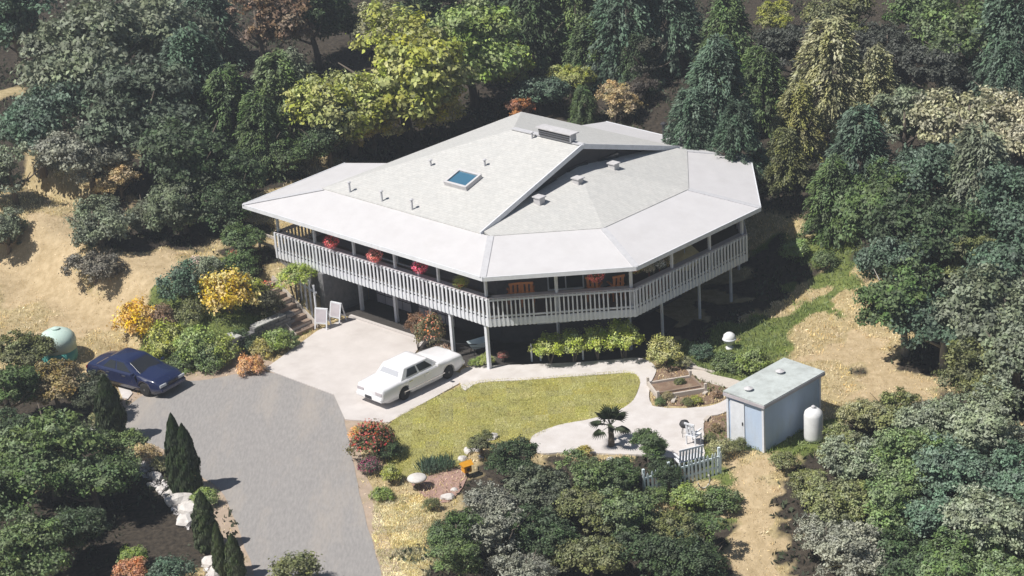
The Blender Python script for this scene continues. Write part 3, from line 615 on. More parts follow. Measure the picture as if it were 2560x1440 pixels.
DG = (.040, .062, .028); GR = (.062, .095, .034); MG = (.085, .12, .045); OL = (.105, .115, .045); YG = (.20, .215, .045); YE = (.30, .25, .04); BG = (.060, .095, .062)
GG = (.115, .135, .085); TA = (.30, .235, .12); PG = (.20, .20, .10); BR = (.13, .085, .05); LG = (.15, .20, .05); GY = (.15, .155, .12); OR = (.30, .13, .05)

# wooded hill behind the house
gB = 'trees on the wooded hill'
for a_ in [
 (1010, 190, 3.4, 3.6, 'oak', YG, 'broad yellow-green tree filling the middle of the wood behind the skylight'),
 (870, 270, 2.6, 2.8, 'oak', YG, 'yellow-green tree left of the broad one, above the left roof end'),
 (1180, 140, 2.9, 3.2, 'oak', LG, 'bright green tree to the right of the broad yellow-green one'),
 (1085, 270, 1.9, 1.7, 'airy', YE, 'small golden tree close behind the grey roof, with a pale bare stem below'),
 (930, 318, 1.6, 1.4, 'airy', YE, 'golden low tree above the left end of the roof'),
 (1265, 190, 1.6, 2.2, 'airy', YG, 'small yellow-green tree right of the bright green tree'),
 (950, 70, 1.9, 3.0, 'airy', PG, 'pale yellowish tree at the upper edge of the wood'),
 (700, 265, 2.1, 3.4, 'droop', MG, 'drooping green tree left of the yellow-green trees'),
 (745, 215, 1.5, 3.4, 'droop', GG, 'grey-leaved tree between the drooping green tree and the yellow-green ones'),
 (655, 345, 1.7, 2.4, 'droop', GR, 'dark green tree with hanging sprays above the left roof tip'),
 (820, 345, 1.6, 1.7, 'oak', DG, 'very dark low tree close behind the left end of the roof'),
 (715, 385, 1.2, 1.3, 'oak', GR, 'small dark green tree touching the left veranda roof'),
 (655, 75, 2.5, 4.0, 'airy', BR, 'brownish thin-leaved tree at the top left of the wood'),
 (790, 60, 2.4, 4.2, 'oak', DG, 'dark tree between the brownish tree and the pale yellowish tree'),
 (1330, 70, 2.5, 4.2, 'droop', DG, 'dark drooping tree at the top right of the bright green tree'),
 (1440, 45, 2.3, 4.0, 'droop', MG, 'mid-green drooping tree at the upper edge above the roof vent'),
 (1560, 70, 2.5, 4.2, 'droop', BG, 'blue-green drooping tree at the upper edge left of the dark gap'),
 (1470, 140, 1.6, 2.6, 'droop', GR, 'shaded green tree below the mid-green drooping one'),
 (1425, 195, 1.25, 1.3, 'airy', YG, 'low yellow-green bush in the dark gap above the roof ridge'),
 (1345, 235, 1.4, 1.2, 'oak', BG, 'low blue-green tree just behind the ridge vent'),
 (1540, 255, 1.15, 1.2, 'airy', TA, 'straw-coloured bush right behind the back veranda'),
 (1300, 268, .8, .7, 'airy', OR, 'small orange-brown bush behind the ridge end'),
 (1460, 270, .9, 1.0, 'droop', GR, 'small green tree left of the straw-coloured bush'),
 (1590, 160, 1.3, 2.0, 'droop', DG, 'small dark tree in the gap left of the big blue-green trees'),
 (1680, 60, 2.1, 4.0, 'droop', BG, 'blue-green tree standing above the big blue-green trees by the roof'),
 (1070, 40, 2.2, 3.8, 'oak', DG, 'dark rounded tree behind the broad yellow-green tree'),
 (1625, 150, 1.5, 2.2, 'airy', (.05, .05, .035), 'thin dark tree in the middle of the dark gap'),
 (1590, 225, 1.0, 1.0, 'airy', (.06, .05, .04), 'low dark brush beside the straw-coloured bush'),
 (1215, 30, 2.2, 4.0, 'droop', GR, 'green drooping tree on the skyline side above the bright green tree')]:
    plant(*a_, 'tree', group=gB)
# big blue-green trees by the right end of the roof
gR = 'trees to the right of the house'
for a_ in [
 (1790, 225, 1.9, 5.2, 'droop', BG, 'tall blue-green tree leaning over the right end of the roof'),
 (1730, 325, 1.5, 4.95, 'droop', BG, 'blue-green tree whose sprays hang over the back veranda roof'),
 (1842, 345, 1.3, 4.95, 'droop', (.05, .08, .05), 'dark blue-green tree against the right corner of the roof'),
 (1905, 230, 1.7, 4.0, 'droop', GR, 'green tree between the tall blue-green one and the pale yellowish ones'),
 (1820, 110, 1.9, 4.0, 'droop', GR, 'green tree at the upper edge behind the tall blue-green tree'),
 (2075, 195, 2.3, 4.6, 'droop', PG, 'tall pale yellowish tree right of the blue-green trees'),
 (2185, 220, 1.6, 4.0, 'droop', PG, 'narrower pale yellowish tree right of the tall one'),
 (1995, 310, 1.5, 3.6, 'droop', (.17, .17, .06), 'olive-yellow tree near the right corner of the roof'),
 (1965, 400, 1.2, 2.8, 'droop', OL, 'olive tree dropping its sprays beside the right roof corner'),
 (1935, 42, 1.0, 3.6, 'airy', YG, 'small pale yellow tree at the upper edge'),
 (2110, 40, 1.9, 3.8, 'airy', OL, 'olive tree at the upper edge above the pale yellowish trees'),
 (2265, 320, 2.1, 3.6, 'airy', GG, 'grey-green tree below the dark gap on the right'),
 (2150, 400, 1.9, 3.4, 'droop', BG, 'blue-green tree below the pale yellowish pair'),
 (2300, 455, 2.1, 3.4, 'oak', BG, 'dark blue-green tree in the middle of the right-hand wood'),
 (2430, 315, 2.4, 2.6, 'airy', (.235, .23, .14), 'pale straw-green tree at the right edge of the wood'),
 (2535, 330, 2.0, 2.4, 'airy', (.26, .245, .165), 'palest tree cut by the right edge of the picture'),
 (2405, 80, 2.5, 4.2, 'airy', MG, 'green tree at the top right above the dark gap'),
 (2530, 110, 2.4, 4.0, 'droop', BG, 'blue-green tree in the top right corner'),
 (2300, 25, 1.9, 4.0, 'oak', GR, 'dark green tree left of the top right corner'),
 (2520, 220, 1.6, 3.4, 'droop', BG, 'blue-green tree just above the pale trees at the right edge'),
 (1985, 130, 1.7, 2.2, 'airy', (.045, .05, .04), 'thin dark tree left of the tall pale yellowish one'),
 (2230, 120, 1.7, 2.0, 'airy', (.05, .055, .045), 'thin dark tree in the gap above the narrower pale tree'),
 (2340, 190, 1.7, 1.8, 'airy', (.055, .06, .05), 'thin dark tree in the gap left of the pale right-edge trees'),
 (2080, 500, 1.5, 3.0, 'droop', GR, 'green tree behind the dark shade right of the veranda'),
 (2200, 530, 2.0, 3.2, 'oak', GR, 'green rounded tree at the head of the dry slope'),
 (2330, 590, 2.2, 3.2, 'oak', DG, 'dark tree standing right of the green rounded tree'),
 (2450, 470, 2.1, 3.4, 'droop', GG, 'grey-green tree below the pale straw-green tree'),
 (2545, 520, 2.0, 3.4, 'oak', BG, 'blue-green tree at the right edge below the pale trees'),
 (2420, 640, 1.5, 2.8, 'airy', OL, 'olive tree among the dark trees right of the dry slope'),
 (2225, 660, 1.6, 2.6, 'oak', BG, 'blue-green tree overhanging the upper dry slope'),
 (2265, 760, 2.0, 3.2, 'airy', GR, 'green tree on two pale trunks at the edge of the dry slope'),
 (2360, 800, 1.9, 3.2, 'airy', BG, 'blue-green tree directly right of the tree on pale trunks'),
 (2470, 790, 2.2, 3.4, 'oak', GG, 'grey-green tree between the pale-trunk tree and the right edge'),
 (2545, 690, 1.9, 3.4, 'oak', BG, 'shaded blue-green tree on the right edge at mid height'),
 (2545, 880, 1.9, 3.0, 'oak', GG, 'grey-green tree on the right edge below mid height'),
 (2440, 930, 1.4, 2.0, 'airy', OL, 'low olive tree beside the lower dry slope')]:
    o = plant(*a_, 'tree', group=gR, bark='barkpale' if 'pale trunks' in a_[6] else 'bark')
# scrub at the lower right
gS = 'scrub below the shed'
for a_ in [
 (2108, 1125, 1.15, 1.0, 'oak', OL, 'olive bush growing against the right side of the shed'),
 (2150, 1040, 1.1, .9, 'oak', (.14, .14, .06), 'yellowish olive bush behind the shed corner'),
 (2230, 1030, 1.3, 1.1, 'oak', OL, 'olive bush at the foot of the dry slope'),
 (2340, 1050, 1.6, 1.5, 'airy', GG, 'grey-green bush right of the olive bush at the slope foot'),
 (2470, 1060, 1.9, 1.8, 'oak', GG, 'large grey-green bush near the right edge below the slope'),
 (2150, 1150, 1.4, 1.3, 'oak', GG, 'grey-green bush in the middle of the scrub below the shed'),
 (2270, 1150, 1.6, 1.5, 'oak', MG, 'green bush in the middle of the lower right scrub'),
 (2400, 1180, 1.7, 1.6, 'oak', BG, 'blue-green bush in the lower right scrub'),
 (2530, 1190, 1.7, 1.6, 'oak', BG, 'blue-green bush on the right edge in the scrub'),
 (2035, 1225, 1.0, .85, 'oak', OL, 'olive bush beside the upper end of the bare path'),
 (2110, 1260, 1.4, 1.2, 'oak', OL, 'olive bush right of the bare path in the scrub'),
 (2230, 1270, 1.5, 1.4, 'oak', MG, 'mid-green bush behind the grey bush of the scrub'),
 (2350, 1290, 1.6, 1.5, 'airy', BG, 'loose blue-green bush low in the scrub'),
 (2480, 1310, 1.8, 1.7, 'oak', GG, 'grey-green bush at the lower right edge'),
 (2075, 1345, 1.2, 1.1, 'airy', GY, 'silvery grey bush beside the bare path'),
 (2130, 1390, 1.4, 1.3, 'airy', GY, 'silvery grey bush at the lower border of the picture'),
 (2250, 1400, 1.5, 1.3, 'oak', DG, 'dark green bush at the lower border right of the silvery ones'),
 (2370, 1420, 1.5, 1.3, 'oak', GR, 'green bush at the lower border left of the corner'),
 (2500, 1440, 1.6, 1.3, 'oak', MG, 'green bush in the lower right corner'),
 (1960, 1150, .6, .5, 'shrub', OL, 'low olive shrub at the front corner of the shed')]:
    a_ = list(a_); a_[5] = tuple(c_ * 1.35 for c_ in a_[5]); plant(*a_, 'bush', group=gS, name='bush')
# trees and bushes in the lower middle
gM = 'trees below the patio'
for a_ in [
 (1282, 1150, 1.05, 1.3, 'oak', DG, 'dark green tree at the lower edge of the lawn'),
 (1205, 1105, .7, 1.1, 'airy', OL, 'small olive tree standing on the lawn corner by the stones'),
 (1240, 1265, 1.1, 1.3, 'oak', GY, 'greyish tree below the yellow feeder'),
 (1345, 1225, 1.35, 1.6, 'oak', (.08, .095, .06), 'grey-green tree between the patio and the lower border'),
 (1450, 1190, 1.2, 1.3, 'oak', MG, 'mid-green tree along the lower edge of the patio'),
 (1548, 1185, 1.0, 1.2, 'oak', GR, 'green tree below the palm'),
 (1622, 1118, .85, 1.0, 'oak', GR, 'dark green tree covering the lower right part of the patio'),
 (1668, 1185, .7, .8, 'oak', DG, 'dark tree next to the white picket fence'),
 (1140, 1330, 1.2, 1.4, 'oak', GR, 'dark green tree beside the pale dry grass'),
 (1250, 1330, 1.4, 1.7, 'airy', GY, 'grey thin-leaved tree low in the middle'),
 (1130, 1415, 1.1, 1.1, 'oak', MG, 'bright green bush at the lower border beside the dry grass'),
 (1350, 1340, 1.4, 1.7, 'oak', DG, 'very dark tree low in the middle of the picture'),
 (1470, 1290, 1.3, 1.7, 'oak', OL, 'olive-yellow tree below the middle of the patio'),
 (1570, 1280, 1.4, 1.8, 'oak', MG, 'green tree in the lower middle left of the fence end'),
 (1690, 1325, 1.3, 1.5, 'oak', OL, 'olive tree directly below the picket fence'),
 (1770, 1335, 1.05, 1.2, 'oak', GR, 'green tree left of the lower end of the bare path'),
 (1480, 1390, 1.4, 1.6, 'oak', OL, 'olive tree at the lower border in the middle'),
 (1610, 1400, 1.4, 1.6, 'oak', DG, 'dark green tree at the lower border below the fence'),
 (1740, 1410, 1.3, 1.4, 'oak', DG, 'dark tree at the lower border near the bare path'),
 (1300, 1430, 1.3, 1.4, 'airy', GY, 'grey bush at the lower border in the middle')]:
    plant(*a_, 'tree', group=gM)
# lower left
gL = 'trees at the lower left'
for a_ in [
 (120, 1120, 2.4, 2.8, 'oak', MG, 'large bright green tree on the left below the water tank'),
 (60, 1240, 2.0, 2.6, 'oak', GR, 'green tree on the left edge below the large bright green one'),
 (235, 1195, 1.7, 2.2, 'oak', GR, 'green tree whose right side overhangs the dark shade'),
 (300, 1130, 1.2, 1.4, 'airy', MG, 'lighter green tree left of the tall double cypress'),
 (60, 1395, 1.7, 2.0, 'oak', MG, 'bright green tree in the lower left corner'),
 (170, 1330, 1.4, 1.6, 'oak', DG, 'dark green tree in the shade near the lower left corner'),
 (60, 880, 1.4, 1.6, 'oak', OL, 'olive tree on the left edge below the water tank'),
 (140, 960, 1.5, 1.7, 'airy', (.17, .13, .05), 'yellow-brown tree in front of the water tank'),
 (30, 990, 1.6, 2.0, 'oak', GR, 'dark green tree on the left edge at mid height'),
 (225, 985, 1.2, 1.6, 'oak', (.05, .06, .035), 'dark tree in front of the blue car tail'),
 (255, 1060, .8, .8, 'airy', PG, 'pale dry bush between the dark trees'),
 (35, 1100, 1.5, 2.2, 'oak', DG, 'very dark tree on the left edge'),
 (425, 1432, .95, .8, 'shrub', BG, 'blue-green shrub at the lower border by the cypresses'),
 (330, 1425, .7, .5, 'shrub', OR, 'rusty shrub at the lower border'),
 (330, 1390, .6, .45, 'shrub', LG, 'small yellow-green shrub in the dark shade'),
 (740, 1430, 1.1, .7, 'shrub', OL, 'olive bush at the lower border beside the driveway'),
 (365, 1130, .6, .4, 'shrub', TA, 'dry tan shrub by the foot of the tall double cypress'),
 (400, 1160, .5, .35, 'shrub', PG, 'pale shrub beside the white stones'),
 (510, 1245, .6, .4, 'shrub', LG, 'yellow-green shrub below the tall double cypress')]:
    plant(*a_, 'tree' if a_[4] in ('oak', 'airy') else 'shrub', group=gL)
gC = 'cypresses along the driveway'
CY = (.030, .045, .020)
for px, py, r, h, lab in ((455, 1232, .5, 3.5, 'tall pointed cypress, left one of the joined pair'), (478, 1235, .52, 3.1, 'pointed cypress joined to the tall one, on its right'),
   (285, 1105, .66, 3.1, 'dark cypress in front of the blue car'), (520, 1375, .5, 2.5, 'rounded cypress below the tall pair, right of the white stones'), (556, 1440, .3, 2.2, 'slim cypress right of the rounded one'), (592, 1450, .38, 1.9, 'slim cypress at the lower border beside the driveway')):
    g = on_ground(px, py); t = thing('cypress', lab, 'cypress', g, 0, gC)
    c_ = link('crown', pick('column'), t, (0, 0, h / 2 + .05), random.random() * 6, (r, r, h / 2)); c_.color = (*CY, 1) if px < 500 else (.05, .068, .03, 1)
    m = MB(); m.tube([(0, 0, -.15), (0, 0, h * .6)], [.07, .03], 6); m.build('trunk', MT['bark'], t)

# hill at the upper left
gH = 'trees on the left hill'
for a_ in [
 (190, 170, 3.2, 3.8, 'oak', GG, 'large grey-green tree at the upper left'),
 (395, 85, 2.7, 3.8, 'oak', GG, 'grey-green tree at the top, right of the large upper left one'),
 (50, 60, 2.6, 4.0, 'oak', BG, 'blue-green tree in the top left corner'),
 (520, 60, 1.9, 4.0, 'droop', BG, 'blue-green drooping tree left of the brownish tree'),
 (90, 320, 2.1, 2.8, 'oak', BG, 'blue-green tree on the upper left edge'),
 (350, 290, 2.5, 3.2, 'oak', (.07, .09, .06), 'dull green tree in the middle of the left hill'),
 (480, 230, 2.2, 3.6, 'droop', BG, 'blue-green tree right of the dull green one'),
 (570, 300, 1.8, 3.4, 'droop', GR, 'green drooping tree left of the roof tip wood'),
 (220, 380, 1.8, 2.2, 'airy', GY, 'grey thin bush above the dry slope on the left'),
 (480, 400, 2.1, 2.8, 'oak', DG, 'dark tree behind the left roof tip'),
 (580, 440, 1.5, 2.4, 'oak', DG, 'dark tree close to the left roof tip'),
 (300, 455, 1.0, .9, 'airy', TA, 'tan dry bush on the left hill'),
 (460, 525, 1.5, 1.3, 'oak', (.085, .105, .06), 'dull green round bush left of the veranda'),
 (250, 560, 1.4, 1.2, 'airy', GG, 'grey-green bush at the edge of the dry slope'),
 (370, 540, 1.1, 1.0, 'oak', (.08, .09, .055), 'dull olive bush between the tan bush and the round bush'),
 (15, 590, 1.1, .9, 'oak', GG, 'grey-green bush on the left edge of the dry slope'),
 (30, 440, 1.6, 1.6, 'airy', GG, 'pale grey-green tree on the left edge above the dry slope'),
 (235, 670, 1.1, .7, 'airy', (.12, .11, .085), 'grey-brown thicket on the dry slope'),
 (560, 520, 1.2, 1.4, 'oak', DG, 'dark bush below the left roof tip')]:
    plant(*a_, 'tree', group=gH)
# garden to the left of the house
gG = 'shrubs in the terraced garden'
for a_ in [
 (605, 600, .9, 1.0, 'oak', GR, 'green tree beside the porch landing'),
 (600, 660, .8, .6, 'shrub', GR, 'dark green shrub left of the porch landing'),
 (565, 735, 1.15, .9, 'shrub', (.33, .25, .035), 'large golden-yellow shrub in the terraced garden'),
 (625, 735, .8, .7, 'shrub', YG, 'yellow-green shrub right of the large golden one'),
 (455, 710, 1.0, .75, 'shrub', BG, 'blue-green shrub left of the large golden one'),
 (525, 670, .6, .55, 'shrub', GG, 'grey-green shrub with pale flowers above the golden one'),
 (350, 800, .95, .65, 'shrub', (.36, .24, .03), 'bright golden shrub behind the blue car'),
 (410, 790, .6, .4, 'shrub', BR, 'brown shrub right of the bright golden shrub'),
 (480, 780, .7, .45, 'shrub', OL, 'low olive shrub in the middle of the terraced garden'),
 (420, 855, .9, .6, 'shrub', YG, 'yellow-green shrub just behind the blue car bonnet'),
 (490, 865, .9, .6, 'shrub', LG, 'leafy light green shrub between the blue car and the stone pillar'),
 (545, 850, .8, .6, 'shrub', (.16, .19, .05), 'light green shrub left of the stone pillar'),
 (525, 905, .7, .4, 'shrub', MG, 'green shrub at the driveway edge below the stone pillar'),
 (455, 905, .6, .35, 'shrub', MG, 'green shrub at the driveway edge by the blue car'),
 (600, 820, .6, .45, 'shrub', DG, 'dark shrub on the terrace above the stone pillar'),
 (665, 795, .8, .45, 'shrub', (.04, .04, .02), 'very dark shrub behind the block wall'),
 (625, 915, .55, .35, 'shrub', (.34, .20, .09), 'rusty orange shrub at the foot of the block wall'),
 (690, 855, .6, .5, 'shrub', LG, 'light green shrub in front of the block wall'),
 (655, 870, .5, .4, 'shrub', (.22, .2, .06), 'yellowish shrub in front of the block wall, left of the light green one'),
 (720, 850, .45, .35, 'shrub', MG, 'green shrub at the foot of the steps')]:
    a_ = list(a_); a_[2] *= 1.25; a_[5] = tuple(c_ * 1.12 for c_ in a_[5]); plant(*a_, 'tree' if a_[4] == 'oak' else 'shrub', group=gG, rz=a_[2] * (.8 if a_[4] == 'oak' else 1.05))
plant(590, 640, .5, .6, 'shrub', GR, 'green rose bush with red flowers by the porch landing', 'shrub', blossom=(.5, .05, .03), name='rose_bush')
plant(665, 720, .5, .5, 'shrub', GR, 'rose bush with scarlet flowers beside the steps', 'shrub', blossom=(.6, .07, .03), name='rose_bush')
plant(490, 655, .45, .5, 'shrub', GG, 'flowering shrub with pale pink heads left of the veranda', 'shrub', blossom=(.6, .42, .36), name='flowering_shrub')
# front garden
plant(932, 1100, 1.0, .8, 'shrub', (.09, .085, .035), 'red-flowering shrub where the driveway meets the lawn', 'shrub', blossom=(.24, .022, .012), name='flowering_shrub', rz=1.0)
plant(900, 1085, .55, .5, 'shrub', (.28, .2, .05), 'orange-yellow shrub left of the red-flowering one', 'shrub', blossom=(.5, .2, .03), name='flowering_shrub')
plant(925, 1165, .55, .35, 'shrub', (.07, .07, .05), 'low shrub with magenta flowers on the driveway edge', 'shrub', blossom=(.26, .03, .10), name='flowering_shrub')
plant(970, 1125, .6, .5, 'shrub', DG, 'dark shrub right of the red-flowering one', 'shrub')
plant(975, 1185, .55, .4, 'shrub', YG, 'yellow-green shrub left of the round stone table', 'shrub')
plant(955, 1235, .5, .25, 'shrub', LG, 'low light green plant beside the driveway below the flowers', 'shrub')
for px, py, r, lab, col in ((1075, 1178, .5, 'clump of upright blue-green strap leaves at the lawn edge', BG), (1110, 1172, .45, 'smaller clump of strap leaves right of the upright blue-green clump', (.07, .12, .07))):
    g = on_ground(px, py); t = thing('iris_clump', lab, 'plant', g, 0, 'strap-leaved clumps'); c_ = link('leaves', pick('tuft'), t, (0, 0, 0), 1.0, (r, r, .62)); c_.color = (*col, 1)
plant(1660, 878, .85, .75, 'shrub', (.26, .26, .09), 'large pale yellow-green mound beside the dark shade of the house', 'shrub', rz=.85)
plant(1710, 905, .4, .3, 'shrub', PG, 'small pale shrub right of the large yellow-green mound', 'shrub')
plant(1755, 880, .6, .35, 'shrub', BG, 'blue-green low shrub at the edge of the house shadow', 'shrub')
plant(1880, 905, .9, .5, 'shrub', (.14, .18, .05), 'bright green bush behind the shed', 'shrub')
plant(1820, 905, .8, .35, 'shrub', MG, 'green bush left of the one behind the shed', 'shrub')
plant(1990, 625, .8, .5, 'shrub', (.16, .22, .08), 'light green bush beyond the right end of the house', 'shrub')
plant(2060, 650, .7, .4, 'shrub', MG, 'green bush at the top of the dry slope', 'shrub')
plant(1800, 1120, .6, .4, 'shrub', PG, 'pale dry shrub left of the shed', 'shrub')
plant(1850, 1110, .4, .35, 'shrub', OL, 'small olive shrub at the shed wall', 'shrub')
plant(1460, 1125, .35, .3, 'shrub', YE, 'small yellow flowering plant at the patio edge left of the palm', 'shrub')
plant(1800, 1250, .9, .4, 'shrub', MG, 'green low bush right of the picket fence', 'shrub')
plant(1720, 1245, .8, .35, 'shrub', LG, 'light green low bush in front of the picket fence', 'shrub')
plant(1640, 1240, .6, .35, 'shrub', MG, 'green bush at the left end of the picket fence', 'shrub')
plant(1080, 1260, .4, .3, 'shrub', OL, 'olive plant below the reddish flower bed', 'shrub')
plant(1215, 897, .45, .35, 'shrub', (.2, .23, .06), 'yellow-green plant at the foot of the front corner post', 'shrub')
plant(1190, 905, .35, .25, 'shrub', LG, 'small light green plant left of the front corner post', 'shrub')
plant(1258, 888, .3, .35, 'shrub', (.1, .07, .05), 'potted plant with dark red leaves behind the front corner post', 'shrub', blossom=(.4, .03, .03))

# climbing vines on the posts before the lower storey
gV = 'vines along the front of the lower storey'
for px, py, r, rz_, lab in ((1375, 866, .85, .72, 'leftmost bright green vine along the veranda front'), (1432, 860, .85, .78, 'second bright green vine from the left along the veranda front'), (1492, 850, .9, .88, 'third bright green vine from the left along the veranda front'), (1555, 842, .9, 1.0, 'tallest and rightmost bright green vine along the veranda front')):
    t = plant(px, py, r, .35 + rz_ * .8, 'shrub', (.25, .29, .055), lab, 'vine', rz=rz_, group=gV, name='climbing_vine')
for k, (px, py, lab) in enumerate(((1330, 905, 'short white stake left of the bright green vines'), (1352, 903, 'white stake under the leftmost vine'), (1458, 900, 'short white stake between the vines'))):
    g = on_ground(px, py); m = MB(); m.box((0, 0, .35), (.08, .08, 1.0)); m.add([(-.04, -.04, .85), (.04, -.04, .85), (.04, .04, .85), (-.04, .04, .85), (0, 0, .95)], [(0, 1, 4), (1, 2, 4), (2, 3, 4), (3, 0, 4)])
    tag(link('stake', m.mesh('stake', MT['white']), None, g), lab, 'stake', 'white garden stakes')
plant(1075, 830, .75, 1.1, 'shrub', (.12, .11, .05), 'tall rust and green climber beside the white car bonnet', 'shrub', rz=1.15, blossom=(.42, .14, .07), name='climbing_plant')
plant(1040, 812, .55, 1.3, 'shrub', (.14, .085, .05), 'brownish climber left of the rust and green one', 'shrub', rz=.8, name='climbing_plant')
plant(1105, 875, .5, .35, 'shrub', (.25, .2, .14), 'dry pinkish plant by the white car bonnet', 'shrub', blossom=(.5, .3, .22))
plant(738, 695, 1.05, 1.9, 'shrub', (.20, .25, .05), 'bright green climber over the trellis posts at the steps', 'vine', rz=.75, name='climbing_vine')

# palm on the patio edge
g = on_ground(1528, 1118); pt = thing('palm', 'small dark fan palm at the lower edge of the patio', 'palm', g)
m = MB(); m.tube([(0, 0, -.2), (.03, 0, .5), (0, 0, 1.0)], [.16, .13, .1], 10); m.build('trunk', MT['bark'], pt, True)
fr = MB()
for k in range(9):
    fr.tube([(0, 0, 0), (.02 * k, 0, 0)], .01, 4) if False else None
blade = MB(); N_ = 13
for k in range(N_):
    t = rad(-80 + 160 * k / (N_ - 1)); l = .5 * (1 - .25 * abs(k - 6) / 6); dx, dy = math.cos(t), math.sin(t)
    bx, by = .42 + dx * .05, dy * .05; ex, ey = bx + dx * l, by + dy * l
    blade.add([(bx - dy * .02, by + dx * .02, 0), (bx + dy * .02, by - dx * .02, 0), ((bx + ex) / 2 + dy * .032, (by + ey) / 2 - dx * .032, .02), (ex, ey, -.12), ((bx + ex) / 2 - dy * .032, (by + ey) / 2 + dx * .032, .02)], [(0, 1, 2, 3, 4)])
blade.tube([(0, 0, 0), (.45, 0, 0)], [.015, .01], 5); bme = blade.mesh('frond', None)
pm = surf('palm_leaf', (.055, .075, .035), (.035, .05, .025), 6, .5); bme.materials.append(pm)
for k in range(16):
    o = link('frond', bme, pt, (0, 0, 1.0)); o.rotation_euler = (0, -rad(75 - 7.5 * k + 10 * (k % 3)) if k < 14 else -1.2, k * 2.4); o.scale = (1.0,) * 3

# ------------------------------------------------------------------ cars
def build_car(name, label, loc, rz, L, W, paint, spec):
    t = thing(name, label, 'car', loc, rz)
    R, wb, fo = spec['R'], spec['wb'], spec['fo']       # wheel radius, wheelbase, front overhang
    xf = L / 2 - fo; xr = xf - wb; hw = W / 2
    xs = np.unique(np.concatenate([np.linspace(-L / 2, L / 2, 61)] + [xc + np.linspace(-R - .1, R + .1, 15) for xc in (xf, xr)]))
    rings = []
    for x in xs:
        e = abs(x) / (L / 2); zt = float(np.interp(x, spec['top_x'], spec['top_z'])); taper = 1 - spec['nose'] * max(0, e - .72) ** 2 * 6
        h_ = hw * taper; zb_ = .2 + .12 * max(0, e - .86) / .14
        za = zb_
        for xc in (xf, xr):
            q = (R + .06) ** 2 - (x - xc) ** 2
            if q > 0: za = max(za, R + math.sqrt(q))
        za = min(za, zt - .2)
        zm = (za + zt) * .5
        half = [(0, zb_), (h_ * .72, zb_), (h_ * .74, za), (h_ * .97, za), (h_, max(za, .42)), (h_ * 1.0, zm), (h_ * .975, zt - .1), (h_ * .93, zt - .03), (h_ * .8, zt), (0, zt + spec['crown'])]
        rings.append([(x, y, z) for y, z in half] + [(x, -y, z) for y, z in reversed(half[1:-1])])
    n = len(rings[0]); m = MB(); vs_ = [p for r in rings for p in r]; fs_ = []
    for i in range(len(rings) - 1):
        for k in range(n): fs_.append((i * n + k, i * n + (k + 1) % n, (i + 1) * n + (k + 1) % n, (i + 1) * n + k))
    fs_ += [tuple(range(n)), tuple(reversed(range((len(rings) - 1) * n, len(rings) * n)))]
    m.add(vs_, fs_)
    body = m.build('body', paint, t, True)
    bm = bmesh.new(); bm.from_mesh(body.data); bmesh.ops.recalc_face_normals(bm, faces=bm.faces); bm.to_mesh(body.data); bm.free()
    # cabin
    x0, x1, x2, x3 = spec['cab']; zb_, zr = spec['belt'], spec['roof']; b_, r_ = hw * .93, hw * spec['tumble']
    nx = 14; cab = MB(); rows = []
    def rail(f):       # f from 0 belt to 1 roof
        g = f; xa = x0 + (x1 - x0) * g; xb = x3 + (x2 - x3) * g; y = b_ + (r_ - b_) * g; z = zb_ - .06 + (zr - zb_ + .06) * g; return xa, xb, y, z
    lev = [0, .35, .7, .93, 1.0]; P_ = []
    for f in lev:
        xa, xb, y, z = rail(min(f, .95)); 
        if f == 1.0: y -= .09; xa += .12; xb -= .14; z = zr
        c_ = .10; loop = [(xa, -y + c_), (xa + c_ * .7, -y), (xb - c_ * .7, -y), (xb, -y + c_), (xb, y - c_), (xb - c_ * .7, y), (xa + c_ * .7, y), (xa, y - c_)]
        P_.append([(px_, py_, z) for px_, py_ in loop])
    vs_ = [p for r in P_ for p in r]; fs_ = []
    for i in range(len(P_) - 1):
        for k in range(8): fs_.append((i * 8 + k, i * 8 + (k + 1) % 8, i * 8 + 8 + (k + 1) % 8, i * 8 + 8 + k))
    top0 = (len(P_) - 1) * 8; vs_.append(((x1 + x2) / 2, 0, zr + .03)); fs_ += [(top0 + k, top0 + (k + 1) % 8, len(vs_) - 1) for k in range(8)]
    cab.add(vs_, fs_); cab.build('cabin', paint, t, False, .012)
    def glass(q, nm, mat='carglass'):
        q = [Vector(p) for p in q]; nr = (q[1] - q[0]).cross(q[2] - q[0]).normalized(); c0 = Vector(((x0 + x3) / 2, 0, zb_ * .6)); 
        if nr.dot(sum(q, Vector()) / 4 - c0) < 0: nr = -nr; q = q[::-1]
        m = MB(); m.add([p + nr * .012 for p in q] + [p - nr * .01 for p in q], [(0, 1, 2, 3), (7, 6, 5, 4), (0, 4, 5, 1), (1, 5, 6, 2), (2, 6, 7, 3), (3, 7, 4, 0)]); return m.build(nm, MT[mat], t)
    f0, f1 = spec.get('glass_f', (.12, .86))
    def at_f(f, end):
        xa, xb, y, z = rail(f * .95); return (xa if end == 'r' else xb), y, z
    xa, ya, za = at_f(f0, 'f'); xb, yb, zb2 = at_f(f1, 'f'); glass([(xa, -ya + .14, za), (xa, ya - .14, za), (xb, yb - .13, zb2), (xb, -yb + .13, zb2)], 'windscreen', spec.get('front_glass', 'carglass'))
    f0r, f1r = spec.get('rear_f', (f0, f1)); ins = spec.get('rear_in', .14)
    xa, ya, za = at_f(f0r, 'r'); xb, yb, zb2 = at_f(f1r, 'r'); glass([(xa, -ya + ins, za), (xa, ya - ins, za), (xb, yb - ins, zb2), (xb, -yb + ins, zb2)], 'rear_window', spec.get('rear_glass', 'carglass'))
